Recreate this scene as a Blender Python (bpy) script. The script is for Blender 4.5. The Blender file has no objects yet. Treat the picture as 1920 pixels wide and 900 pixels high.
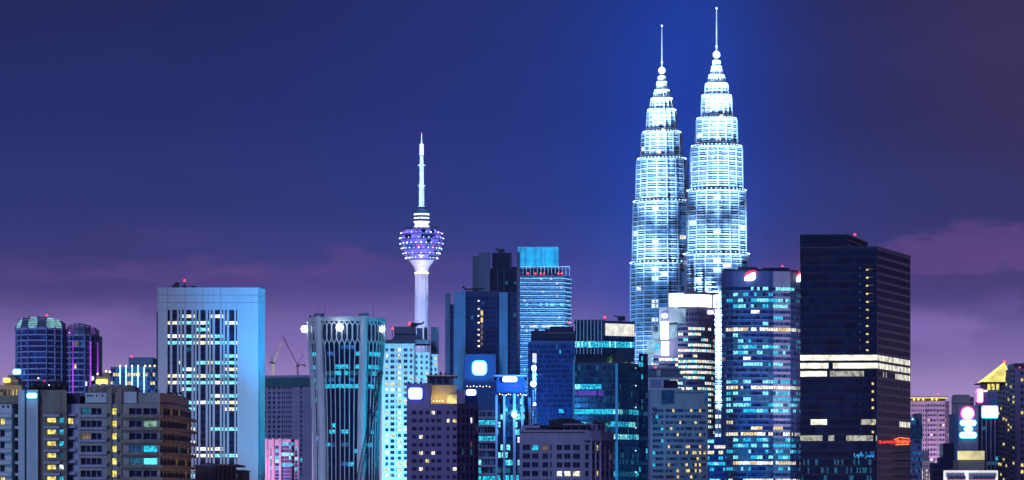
import bpy, math, random
from math import sin, cos, pi, radians, sqrt, atan2, floor, exp

# ------------------------------------------------------------------ camera, sky, light, exposure
F = 6630.0          # focal length in photo pixels (1920 wide)
HOR = 960.0         # row of the horizon
H = 95.0            # camera height in metres
scene = bpy.context.scene
COL = scene.collection

cam_data = bpy.data.cameras.new('camera')
cam_data.sensor_width = 36.0
cam_data.lens = F / 1920.0 * 36.0
cam_data.shift_y = (HOR - 450.0) / 1920.0
cam_data.clip_start = 1.0
cam_data.clip_end = 60000.0
cam = bpy.data.objects.new('camera', cam_data)
cam.location = (0, 0, H)
cam.rotation_euler = (pi / 2, 0, 0)
COL.objects.link(cam)
scene.camera = cam

scene.view_settings.view_transform = 'Standard'
scene.view_settings.look = 'None'
scene.view_settings.exposure = 0.0
scene.view_settings.gamma = 1.0
scene.view_settings.use_curve_mapping = False
try:
    cy = scene.cycles
    cy.max_bounces = 5
    cy.diffuse_bounces = 2
    cy.glossy_bounces = 3
    cy.volume_bounces = 0
    cy.transmission_bounces = 2
    cy.sample_clamp_indirect = 2.0
    cy.sample_clamp_direct = 0.0
    cy.use_light_tree = True
    cy.use_denoising = True
    cy.caustics_reflective = False
    cy.caustics_refractive = False
except Exception:
    pass


def lin(c):
    return tuple((v / 255 / 12.92) if v / 255 <= 0.04045 else ((v / 255 + 0.055) / 1.055) ** 2.4 for v in c)


MOON_EL, MOON_AZ = radians(24), radians(-28)     # glow from behind and left of the camera
world = bpy.data.worlds.new('World')
scene.world = world
world.use_nodes = True


def build_world():
    nt = world.node_tree
    nt.nodes.clear()
    N, L = nt.nodes.new, nt.links.new
    out = N('ShaderNodeOutputWorld')
    tc = N('ShaderNodeTexCoord')
    sep = N('ShaderNodeSeparateXYZ')
    L(tc.outputs['Generated'], sep.inputs[0])

    def math_(op, a, b=None, c=None):
        m = N('ShaderNodeMath')
        m.operation = op
        for k, v in enumerate((a, b, c)):
            if v is None:
                continue
            if isinstance(v, (int, float)):
                m.inputs[k].default_value = v
            else:
                L(v, m.inputs[k])
        return m.outputs[0]

    def mix(f, a, b):
        m = N('ShaderNodeMix')
        m.data_type = 'RGBA'
        if isinstance(f, (int, float)):
            m.inputs[0].default_value = f
        else:
            L(f, m.inputs[0])
        for idx, v in ((6, a), (7, b)):
            if isinstance(v, tuple):
                m.inputs[idx].default_value = (*v, 1)
            else:
                L(v, m.inputs[idx])
        return m.outputs[2]

    az = math_('ARCTAN2', sep.outputs[0], sep.outputs[1])
    el = sep.outputs[2]

    def ramp(stops, fac, scale):
        r = N('ShaderNodeValToRGB')
        L(math_('DIVIDE', fac, scale), r.inputs[0])
        r.color_ramp.interpolation = 'EASE'
        e = r.color_ramp.elements
        while len(e) > 1:
            e.remove(e[-1])
        for k, (p, c) in enumerate(stops):
            q = e[0] if k == 0 else e.new(p / scale)
            q.position = p / scale
            q.color = (*lin(c), 1)
        return r.outputs[0]

    base = ramp([(0.0, (214, 180, 228)), (0.03, (188, 160, 222)), (0.05, (148, 124, 200)), (0.066, (88, 76, 150)), (0.074, (64, 66, 136)),
                 (0.088, (50, 58, 126)), (0.115, (38, 46, 112)), (0.15, (34, 40, 98)), (0.4, (30, 34, 86)), (0.5, (24, 28, 74))], el, 0.5)
    blue = ramp([(0.0, (110, 110, 190)), (0.04, (84, 92, 182)), (0.07, (36, 80, 192)), (0.10, (22, 74, 200)),
                 (0.15, (24, 66, 178)), (0.3, (30, 50, 120)), (0.5, (24, 28, 74))], el, 0.5)

    def gauss(c, s):
        d = math_('SUBTRACT', az, c)
        d = math_('MULTIPLY', d, 1 / s)
        d = math_('MULTIPLY', d, d)
        return math_('POWER', 2.718281828, math_('MULTIPLY', d, -0.5))
    g1 = math_('MULTIPLY', gauss(0.0485, 0.018), 0.62)
    g2 = math_('MULTIPLY', gauss(0.014, 0.050), 0.24)
    fb = math_('ADD', g1, g2)
    fb.node.use_clamp = True
    c = mix(fb, base, blue)
    # behind the camera the unseen sky is darkened and blued to cool the facades
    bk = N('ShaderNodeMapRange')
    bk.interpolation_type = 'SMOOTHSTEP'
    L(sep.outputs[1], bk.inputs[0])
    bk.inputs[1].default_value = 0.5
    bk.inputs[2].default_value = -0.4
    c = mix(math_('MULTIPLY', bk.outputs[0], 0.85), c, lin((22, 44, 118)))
    # darker plum towards the right
    rt = N('ShaderNodeMapRange')
    rt.interpolation_type = 'SMOOTHSTEP'
    L(az, rt.inputs[0])
    rt.inputs[1].default_value = 0.055
    rt.inputs[2].default_value = 0.165
    up = N('ShaderNodeMapRange')
    up.interpolation_type = 'SMOOTHSTEP'
    L(el, up.inputs[0])
    up.inputs[1].default_value = 0.06
    up.inputs[2].default_value = 0.12
    c = mix(math_('MULTIPLY', math_('MULTIPLY', rt.outputs[0], up.outputs[0]), 0.9), c, lin((66, 52, 92)))
    # clouds
    cmb = N('ShaderNodeCombineXYZ')
    L(math_('MULTIPLY', az, 26.0), cmb.inputs[0])
    L(math_('MULTIPLY', el, 66.0), cmb.inputs[1])
    cmb.inputs[2].default_value = 3.7
    nz = N('ShaderNodeTexNoise')
    nz.inputs['Scale'].default_value = 1.0
    nz.inputs['Detail'].default_value = 6.0
    nz.inputs['Roughness'].default_value = 0.55
    L(cmb.outputs[0], nz.inputs['Vector'])
    cl = N('ShaderNodeMapRange')
    cl.interpolation_type = 'SMOOTHSTEP'
    L(nz.outputs['Fac'], cl.inputs[0])
    cl.inputs[1].default_value = 0.44
    cl.inputs[2].default_value = 0.62

    def bump(c0, s):
        d = math_('MULTIPLY', math_('SUBTRACT', el, c0), 1 / s)
        return math_('POWER', 2.718281828, math_('MULTIPLY', math_('MULTIPLY', d, d), -0.5))
    mask = math_('MULTIPLY', math_('MULTIPLY', cl.outputs[0], bump(0.067, 0.008)), 0.35)
    side = math_('ADD', math_('MULTIPLY', gauss(0.125, 0.045), 0.8), math_('MULTIPLY', gauss(-0.10, 0.05), 0.45))
    c = mix(math_('MULTIPLY', mask, side), c, lin((134, 88, 156)))
    mask2 = math_('MULTIPLY', math_('SUBTRACT', 1.0, cl.outputs[0]), bump(0.062, 0.014))
    c = mix(math_('MULTIPLY', math_('MULTIPLY', mask2, side), 0.5), c, lin((70, 58, 122)))
    edge = math_('ADD', 0.0665, math_('MULTIPLY', math_('SUBTRACT', nz.outputs['Fac'], 0.5), 0.022))
    dlt = math_('SUBTRACT', el, edge)
    bank = N('ShaderNodeMapRange')
    bank.interpolation_type = 'SMOOTHSTEP'
    L(dlt, bank.inputs[0])
    bank.inputs[1].default_value = 0.0012
    bank.inputs[2].default_value = -0.0006
    fade = N('ShaderNodeMapRange')
    fade.interpolation_type = 'SMOOTHSTEP'
    L(dlt, fade.inputs[0])
    fade.inputs[1].default_value = -0.016
    fade.inputs[2].default_value = -0.001
    side2 = math_('ADD', math_('MULTIPLY', gauss(0.135, 0.035), 0.85), math_('MULTIPLY', gauss(-0.112, 0.02), 0.55))
    c = mix(math_('MULTIPLY', math_('MULTIPLY', bank.outputs[0], fade.outputs[0]), side2), c, lin((74, 66, 132)))
    # pink-lit cloud layer with a ragged top
    cmb3 = N('ShaderNodeCombineXYZ')
    L(math_('MULTIPLY', az, 75.0), cmb3.inputs[0])
    L(math_('MULTIPLY', el, 130.0), cmb3.inputs[1])
    cmb3.inputs[2].default_value = 1.3
    nz3 = N('ShaderNodeTexNoise')
    nz3.inputs['Scale'].default_value = 1.0
    nz3.inputs['Detail'].default_value = 7.0
    nz3.inputs['Roughness'].default_value = 0.6
    L(cmb3.outputs[0], nz3.inputs['Vector'])
    top = math_('ADD', 0.0715, math_('MULTIPLY', math_('SUBTRACT', nz.outputs['Fac'], 0.5), 0.030))
    top = math_('ADD', top, math_('MULTIPLY', math_('SUBTRACT', nz3.outputs['Fac'], 0.5), 0.016))
    top = math_('ADD', top, math_('MULTIPLY', gauss(0.125, 0.035), 0.008))
    lay = N('ShaderNodeMapRange')
    lay.interpolation_type = 'SMOOTHSTEP'
    L(math_('SUBTRACT', el, top), lay.inputs[0])
    lay.inputs[1].default_value = 0.0018
    lay.inputs[2].default_value = -0.0030
    side3 = math_('ADD', math_('MULTIPLY', gauss(0.125, 0.040), 0.75), math_('MULTIPLY', gauss(-0.085, 0.040), 0.60))
    low = N('ShaderNodeMapRange')
    low.interpolation_type = 'SMOOTHSTEP'
    L(el, low.inputs[0])
    low.inputs[1].default_value = 0.050
    low.inputs[2].default_value = 0.062
    glo = math_('MULTIPLY', math_('MULTIPLY', lay.outputs[0], low.outputs[0]), math_('MULTIPLY', side3, math_('SUBTRACT', 1.0, math_('MULTIPLY', bank.outputs[0], 0.8))))
    c = mix(math_('MULTIPLY', glo, math_('ADD', 0.45, math_('MULTIPLY', nz3.outputs['Fac'], 0.7))), c, lin((116, 82, 152)))
    cmb2 = N('ShaderNodeCombineXYZ')
    L(math_('MULTIPLY', az, 11.0), cmb2.inputs[0])
    L(math_('MULTIPLY', el, 40.0), cmb2.inputs[1])
    cmb2.inputs[2].default_value = 9.1
    nz2 = N('ShaderNodeTexNoise')
    nz2.inputs['Scale'].default_value = 1.0
    nz2.inputs['Detail'].default_value = 4.0
    L(cmb2.outputs[0], nz2.inputs['Vector'])
    hsv = N('ShaderNodeHueSaturation')
    L(c, hsv.inputs['Color'])
    L(math_('ADD', math_('MULTIPLY', nz2.outputs['Fac'], 0.36), 0.82), hsv.inputs['Value'])
    bg = N('ShaderNodeBackground')
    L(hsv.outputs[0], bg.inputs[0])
    bg.inputs[1].default_value = 0.88      # the haze takes some of it back
    sky = N('ShaderNodeTexSky')
    sky.sky_type = 'NISHITA'
    sky.sun_disc = False
    sky.sun_elevation = MOON_EL
    sky.sun_rotation = MOON_AZ + pi
    bg2 = N('ShaderNodeBackground')
    L(sky.outputs[0], bg2.inputs[0])
    bg2.inputs[1].default_value = 0.0004          # moonlit night: the sky's own light is almost gone
    add = N('ShaderNodeAddShader')
    L(bg.outputs[0], add.inputs[0])
    L(bg2.outputs[0], add.inputs[1])
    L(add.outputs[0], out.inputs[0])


build_world()

sun_d = bpy.data.lights.new('sun', 'SUN')
sun_d.energy = 1.15
sun_d.angle = radians(12)
sun_d.color = (0.42, 0.58, 1.0)
sun = bpy.data.objects.new('sun', sun_d)
# direction the light travels: towards +y (away from the camera), right and down
sun.rotation_euler = (pi / 2 - MOON_EL, 0, MOON_AZ)
COL.objects.link(sun)

HAZE_DENSITY = 0.000065


# ------------------------------------------------------------------ materials
MATS = {}


def nodes_of(name):
    m = bpy.data.materials.new(name)
    m.use_nodes = True
    nt = m.node_tree
    return m, nt, nt.nodes['Principled BSDF']


def wall_mat(name, rgb, rough=0.75, var=0.22, scale=0.12, metal=0.0, streak=True):
    """painted / concrete / clad surface with blotches and rain streaks"""
    m, nt, bs = nodes_of(name)
    N, L = nt.nodes.new, nt.links.new
    tc = N('ShaderNodeTexCoord')
    n1 = N('ShaderNodeTexNoise')
    n1.inputs['Scale'].default_value = scale
    n1.inputs['Detail'].default_value = 5
    L(tc.outputs['Object'], n1.inputs['Vector'])
    mp = N('ShaderNodeMapping')
    mp.inputs['Scale'].default_value = (1.1, 1.1, 0.06)
    L(tc.outputs['Object'], mp.inputs['Vector'])
    n2 = N('ShaderNodeTexNoise')
    n2.inputs['Scale'].default_value = 1.0
    n2.inputs['Detail'].default_value = 3
    L(mp.outputs[0], n2.inputs['Vector'])
    ad = N('ShaderNodeMath')
    ad.operation = 'ADD'
    L(n1.outputs['Fac'], ad.inputs[0])
    L(n2.outputs['Fac'], ad.inputs[1])
    mr = N('ShaderNodeMapRange')
    L(ad.outputs[0], mr.inputs[0])
    mr.inputs[1].default_value = 0.6
    mr.inputs[2].default_value = 1.4
    mr.inputs[3].default_value = 1 - var
    mr.inputs[4].default_value = 1 + var
    h = N('ShaderNodeHueSaturation')
    h.inputs['Color'].default_value = (*rgb, 1)
    L(mr.outputs[0], h.inputs['Value'])
    L(h.outputs[0], bs.inputs['Base Color'])
    bs.inputs['Roughness'].default_value = rough
    bs.inputs['Metallic'].default_value = metal
    MATS[name] = m
    return m


def glass_mat(name, rgb, rough=0.12, spec=0.5):
    """dark window glass: pane-to-pane tone and slight waviness"""
    m, nt, bs = nodes_of(name)
    N, L = nt.nodes.new, nt.links.new
    tc = N('ShaderNodeTexCoord')
    n1 = N('ShaderNodeTexNoise')
    n1.inputs['Scale'].default_value = 0.35
    n1.inputs['Detail'].default_value = 3
    L(tc.outputs['Object'], n1.inputs['Vector'])
    mr = N('ShaderNodeMapRange')
    L(n1.outputs['Fac'], mr.inputs[0])
    mr.inputs[1].default_value = 0.3
    mr.inputs[2].default_value = 0.7
    mr.inputs[3].default_value = 0.45
    mr.inputs[4].default_value = 1.6
    h = N('ShaderNodeHueSaturation')
    h.inputs['Color'].default_value = (*rgb, 1)
    L(mr.outputs[0], h.inputs['Value'])
    L(h.outputs[0], bs.inputs['Base Color'])
    bs.inputs['Roughness'].default_value = rough
    bs.inputs['Specular IOR Level'].default_value = spec
    MATS[name] = m
    return m


def lit_mat(name, rgb, s, var=0.8, scale=1.3, sample=False):
    """lit window: the room behind is uneven, with blinds and furniture"""
    m, nt, bs = nodes_of(name)
    N, L = nt.nodes.new, nt.links.new
    bs.inputs['Base Color'].default_value = (0.02, 0.03, 0.05, 1)
    bs.inputs['Roughness'].default_value = 0.2
    bs.inputs['Emission Color'].default_value = (*rgb, 1)
    if var > 0:
        tc = N('ShaderNodeTexCoord')
        n1 = N('ShaderNodeTexNoise')
        n1.inputs['Scale'].default_value = scale
        n1.inputs['Detail'].default_value = 4
        oi = N('ShaderNodeObjectInfo')
        va = N('ShaderNodeVectorMath')
        va.operation = 'ADD'
        L(tc.outputs['Object'], va.inputs[0])
        mu = N('ShaderNodeMath')
        mu.operation = 'MULTIPLY'
        L(oi.outputs['Random'], mu.inputs[0])
        mu.inputs[1].default_value = 97.0
        L(mu.outputs[0], va.inputs[1])
        L(va.outputs[0], n1.inputs['Vector'])
        mr = N('ShaderNodeMapRange')
        L(n1.outputs['Fac'], mr.inputs[0])
        mr.inputs[1].default_value = 0.32
        mr.inputs[2].default_value = 0.68
        mr.inputs[3].default_value = s * (1 - var)
        mr.inputs[4].default_value = s * (1 + var)
        L(mr.outputs[0], bs.inputs['Emission Strength'])
    else:
        bs.inputs['Emission Strength'].default_value = s
    m.cycles.emission_sampling = 'AUTO' if sample else 'NONE'
    MATS[name] = m
    return m


def paint(name, rgb, rough=0.5, metal=0.0):
    m, nt, bs = nodes_of(name)
    N, L = nt.nodes.new, nt.links.new
    n1 = N('ShaderNodeTexNoise')
    n1.inputs['Scale'].default_value = 0.8
    tc = N('ShaderNodeTexCoord')
    L(tc.outputs['Object'], n1.inputs['Vector'])
    mr = N('ShaderNodeMapRange')
    L(n1.outputs['Fac'], mr.inputs[0])
    mr.inputs[3].default_value = 0.8
    mr.inputs[4].default_value = 1.2
    h = N('ShaderNodeHueSaturation')
    h.inputs['Color'].default_value = (*rgb, 1)
    L(mr.outputs[0], h.inputs['Value'])
    L(h.outputs[0], bs.inputs['Base Color'])
    bs.inputs['Roughness'].default_value = rough
    bs.inputs['Metallic'].default_value = metal
    MATS[name] = m
    return m


wall_mat('pale_concrete', (0.42, 0.45, 0.52))
wall_mat('slab_cladding', (0.50, 0.54, 0.62), var=0.10, scale=0.05)
wall_mat('beige_render', (0.30, 0.26, 0.23))
wall_mat('dirty_beige', (0.23, 0.185, 0.155), var=0.4)
wall_mat('white_render', (0.50, 0.52, 0.58), var=0.2)
wall_mat('lavender_render', (0.36, 0.33, 0.50))
wall_mat('mauve_render', (0.32, 0.275, 0.285))
wall_mat('grey_stone', (0.28, 0.28, 0.33))
wall_mat('pink_stone', (0.40, 0.32, 0.40))
wall_mat('teal_panel', (0.12, 0.27, 0.38))
wall_mat('blue_panel', (0.10, 0.20, 0.36))
wall_mat('slate_panel', (0.10, 0.13, 0.21))
wall_mat('dark_panel', (0.024, 0.036, 0.090), rough=0.4)
wall_mat('black_panel', (0.005, 0.011, 0.040), rough=0.35)
wall_mat('navy_frame', (0.016, 0.030, 0.085), rough=0.35)
wall_mat('roof_tile', (0.030, 0.028, 0.038), rough=0.8)
wall_mat('asphalt', (0.05, 0.05, 0.052), rough=0.9)
wall_mat('ground_soil', (0.10, 0.10, 0.09), rough=0.95)
wall_mat('pavement', (0.25, 0.25, 0.25), rough=0.9)
paint('road_paint', (0.8, 0.8, 0.78))
paint('steel', (0.55, 0.58, 0.63), 0.35, 0.6)
paint('bright_steel', (0.62, 0.66, 0.72), 0.38, 0.25)
paint('crane_steel', (0.06, 0.045, 0.05), 0.6)
paint('crane_yellow', (0.45, 0.40, 0.10), 0.5)
paint('dark_metal', (0.02, 0.022, 0.035), 0.5)
paint('window_frame', (0.12, 0.14, 0.2), 0.5)
paint('pale_frame', (0.45, 0.48, 0.55), 0.5)
paint('tower_white', (0.55, 0.55, 0.62), 0.5)
paint('leaf_green', (0.05, 0.12, 0.035), 0.7)
paint('bark', (0.08, 0.06, 0.05), 0.8)
paint('net_teal', (0.03, 0.16, 0.17), 0.8)
glass_mat('glass_navy', (0.010, 0.030, 0.110))
glass_mat('glass_black', (0.004, 0.012, 0.060))
glass_mat('glass_blue', (0.012, 0.080, 0.240))
glass_mat('glass_teal', (0.008, 0.085, 0.16))
glass_mat('glass_twin', (0.001, 0.009, 0.045), .25, .3)
glass_mat('glass_cyan', (0.03, 0.26, 0.42), 0.2)
lit_mat('lit_warm', (1.0, 0.72, 0.26), 1.01)
lit_mat('lit_yellow', (1.0, 0.80, 0.18), 1.08)
lit_mat('lit_cream', (1.0, 0.92, 0.62), 1.28)
lit_mat('lit_white', (0.90, 1.0, 0.94), 1.55)
lit_mat('lit_cyan', (0.02, 0.58, 0.84), 1.08)
lit_mat('lit_aqua', (0.25, 0.95, 0.95), 1.22)
lit_mat('lit_blue', (0.03, 0.22, 0.75), 0.45)
lit_mat('dim_cyan', (0.02, 0.20, 0.34), 0.5)
lit_mat('dim_blue', (0.015, 0.09, 0.28), 0.5)
lit_mat('dim_warm', (0.35, 0.24, 0.10), 0.45)
lit_mat('screen_white', (1.0, 0.97, 0.84), 1.0, 0.25, 0.4)
lit_mat('crown_white', (0.88, 0.98, 1.0), 2.4, 0.35, 0.15, True)
lit_mat('cyan_strip', (0.08, 0.75, 1.0), 1.3, 0.35, 0.3)
lit_mat('blue_strip', (0.35, 0.65, 1.0), 2.4, 0.2, 0.3, True)
lit_mat('violet_strip', (0.55, 0.08, 1.0), 0.9, 0.7, 0.12)
lit_mat('sign_white', (0.85, 0.96, 1.0), 5.0, 0, 1, True)
lit_mat('sign_halo_cyan', (0.02, 0.50, 1.0), 3.0, 0, 1, True)
lit_mat('sign_halo_blue', (0.04, 0.10, 1.0), 3.0, 0, 1, True)
lit_mat('sign_halo_pink', (1.0, 0.10, 0.55), 2.2, 0, 1, True)
lit_mat('sign_rim_red', (1.0, 0.02, 0.06), 3.0, 0, 1, True)
lit_mat('sign_red', (1.0, 0.03, 0.02), 2.0, 0.3, 0.6)
lit_mat('sign_amber', (1.0, 0.62, 0.10), 2.0, 0.3, 0.6)
lit_mat('sign_yellow', (1.0, 0.86, 0.20), 1.6, 0.3, 0.6, True)
lit_mat('lamp_white', (0.75, 0.95, 1.0), 14.0, 0, 1, True)
lit_mat('lamp_cool', (0.65, 0.85, 1.0), 4.0, 0)
lit_mat('lamp_violet', (0.35, 0.20, 1.0), 2.5, 0)
lit_mat('lamp_pink', (1.0, 0.15, 0.75), 2.5, 0)
lit_mat('lamp_amber', (1.0, 0.70, 0.20), 5.0, 0)
lit_mat('lamp_red', (1.0, 0.03, 0.05), 5.0, 0)
lit_mat('lamp_green', (0.5, 1.0, 0.35), 2.0, 0)
lit_mat('ring_light', (0.55, 0.80, 1.0), 6.0, 0)
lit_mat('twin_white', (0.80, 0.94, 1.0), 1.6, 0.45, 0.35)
lit_mat('twin_blue', (0.02, 0.20, 0.70), 0.4, 0.7, 0.35)  # blue fill light put into the glass as glow
lit_mat('pod_blue', (0.20, 0.16, 1.0), 1.1, 0.6, 0.25)


# ------------------------------------------------------------------ mesh building
class MB:
    def __init__(s):
        s.v, s.f, s.m = [], [], []

    def quad(s, a, b, c, d, mi=0):
        n = len(s.v)
        s.v += [a, b, c, d]
        s.f.append((n, n + 1, n + 2, n + 3))
        s.m.append(mi)

    def poly(s, pts, mi=0):
        n = len(s.v)
        s.v += list(pts)
        s.f.append(tuple(range(n, n + len(pts))))
        s.m.append(mi)

    def box(s, x0, x1, y0, y1, z0, z1, mi=0):
        n = len(s.v)
        s.v += [(x0, y0, z0), (x1, y0, z0), (x1, y1, z0), (x0, y1, z0), (x0, y0, z1), (x1, y0, z1), (x1, y1, z1), (x0, y1, z1)]
        for q in ((0, 3, 2, 1), (4, 5, 6, 7), (0, 1, 5, 4), (1, 2, 6, 5), (2, 3, 7, 6), (3, 0, 4, 7)):
            s.f.append(tuple(n + k for k in q))
            s.m.append(mi)
        return s

    def prism(s, pts, z0, z1, top=None, mi=0, cap0=True, cap1=True):
        """pts: CCW 2-D; top: optional 2-D ring for the upper outline"""
        top = top or pts
        n, k = len(s.v), len(pts)
        s.v += [(p[0], p[1], z0) for p in pts] + [(p[0], p[1], z1) for p in top]
        for i in range(k):
            j = (i + 1) % k
            s.f.append((n + i, n + j, n + k + j, n + k + i))
            s.m.append(mi)
        if cap0:
            s.f.append(tuple(n + i for i in reversed(range(k))))
            s.m.append(mi)
        if cap1:
            s.f.append(tuple(n + k + i for i in range(k)))
            s.m.append(mi)
        return s

    def plate(s, pts, y0, y1, mi=0):
        """outline in x,z (CCW seen from the camera side, -y), extruded from y0 (front) to y1"""
        n, k = len(s.v), len(pts)
        s.v += [(p[0], y0, p[1]) for p in pts] + [(p[0], y1, p[1]) for p in pts]
        s.f.append(tuple(n + i for i in range(k)))
        s.m.append(mi)
        s.f.append(tuple(n + k + i for i in reversed(range(k))))
        s.m.append(mi)
        for i in range(k):
            j = (i + 1) % k
            s.f.append((n + j, n + i, n + k + i, n + k + j))
            s.m.append(mi)
        return s

    def tube(s, a, b, r, r2=None, n=6, mi=0):
        r2 = r if r2 is None else r2
        ax, ay, az = a
        bx, by, bz = b
        d = (bx - ax, by - ay, bz - az)
        l = sqrt(sum(q * q for q in d)) or 1
        d = tuple(q / l for q in d)
        up = (0, 0, 1) if abs(d[2]) < 0.9 else (1, 0, 0)
        u = (d[1] * up[2] - d[2] * up[1], d[2] * up[0] - d[0] * up[2], d[0] * up[1] - d[1] * up[0])
        ul = sqrt(sum(q * q for q in u))
        u = tuple(q / ul for q in u)
        w = (d[1] * u[2] - d[2] * u[1], d[2] * u[0] - d[0] * u[2], d[0] * u[1] - d[1] * u[0])
        m = len(s.v)
        for p, rr in ((a, r), (b, r2)):
            for k in range(n):
                t = 2 * pi * k / n
                s.v.append(tuple(p[q] + rr * (cos(t) * u[q] + sin(t) * w[q]) for q in range(3)))
        for k in range(n):
            j = (k + 1) % n
            s.f.append((m + k, m + j, m + n + j, m + n + k))
            s.m.append(mi)
        s.f.append(tuple(m + k for k in reversed(range(n))))
        s.m.append(mi)
        s.f.append(tuple(m + n + k for k in range(n)))
        s.m.append(mi)
        return s

    def lathe(s, prof, n=32, cx=0, cy=0, mi=0, mif=None):
        """prof: list of (r, z) from low to high"""
        m = len(s.v)
        for r, z in prof:
            for k in range(n):
                t = 2 * pi * k / n
                s.v.append((cx + r * cos(t), cy + r * sin(t), z))
        for i in range(len(prof) - 1):
            for k in range(n):
                j = (k + 1) % n
                s.f.append((m + i * n + k, m + i * n + j, m + (i + 1) * n + j, m + (i + 1) * n + k))
                s.m.append(mif(i, k) if mif else mi)
        s.f.append(tuple(m + k for k in reversed(range(n))))
        s.m.append(mi)
        s.f.append(tuple(m + (len(prof) - 1) * n + k for k in range(n)))
        s.m.append(mi)
        return s

    def ball(s, c, r, n=12, mi=0):
        prof = [(max(r * sin(pi * k / n), 0.001), c[2] - r * cos(pi * k / n)) for k in range(n + 1)]
        return s.lathe(prof, n * 2, c[0], c[1], mi)

    def mesh(s, name, mats, smooth=False):
        me = bpy.data.meshes.new(name)
        me.from_pydata([tuple(p) for p in s.v], [], s.f)
        for m in (mats if isinstance(mats, (list, tuple)) else [mats]):
            me.materials.append(MATS[m] if isinstance(m, str) else m)
        me.polygons.foreach_set('material_index', s.m)
        if smooth:
            me.polygons.foreach_set('use_smooth', [True] * len(s.f))
        me.update()
        return me

    def build(s, name, mats, parent=None, smooth=False):
        o = bpy.data.objects.new(name, s.mesh(name, mats, smooth))
        COL.objects.link(o)
        if parent is not None:
            o.parent = parent
        return o


def tag(o, label, cat, group=None, kind=None):
    if label:
        o['label'] = label
    if cat:
        o['category'] = cat
    if group:
        o['group'] = group
    if kind:
        o['kind'] = kind
    return o


def struct(name, mb, mat):
    o = mb.build(name, mat)
    o['kind'] = 'structure'
    return o


def rrect(cx, cz, w, h, r, n=5):
    pts = []
    for (sx, sz, a0) in ((1, -1, -pi / 2), (1, 1, 0), (-1, 1, pi / 2), (-1, -1, pi)):
        for k in range(n + 1):
            t = a0 + pi / 2 * k / n
            pts.append((cx + sx * (w / 2 - r) + r * cos(t), cz + sz * (h / 2 - r) + r * sin(t)))
    return pts


def disc(cx, cz, r, n=24):
    return [(cx + r * cos(2 * pi * k / n), cz + r * sin(2 * pi * k / n)) for k in range(n)]


def hsh(*a):
    return random.Random(repr(a)).random()


WIN_CACHE = {}


def window_mesh(w, h, mat, frame):
    key = (round(w, 2), round(h, 2), mat, frame)
    if key in WIN_CACHE:
        return WIN_CACHE[key]
    mb = MB()
    x, z = w / 2, h / 2
    mb.quad((-x, 0, -z), (x, 0, -z), (x, 0, z), (-x, 0, z), 0)
    t = min(0.09, w * 0.07)
    y0, y1 = -0.06, -0.003
    mb.box(-x, -x + t, y0, y1, -z, z, 1)
    mb.box(x - t, x, y0, y1, -z, z, 1)
    mb.box(-x + t, x - t, y0, y1, -z, -z + t, 1)
    mb.box(-x + t, x - t, y0, y1, z - t, z, 1)
    mb.box(-t / 2, t / 2, y0, y1, -z + t, z - t, 1)
    me = mb.mesh('window', [mat, frame])
    WIN_CACHE[key] = me
    return me


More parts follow.
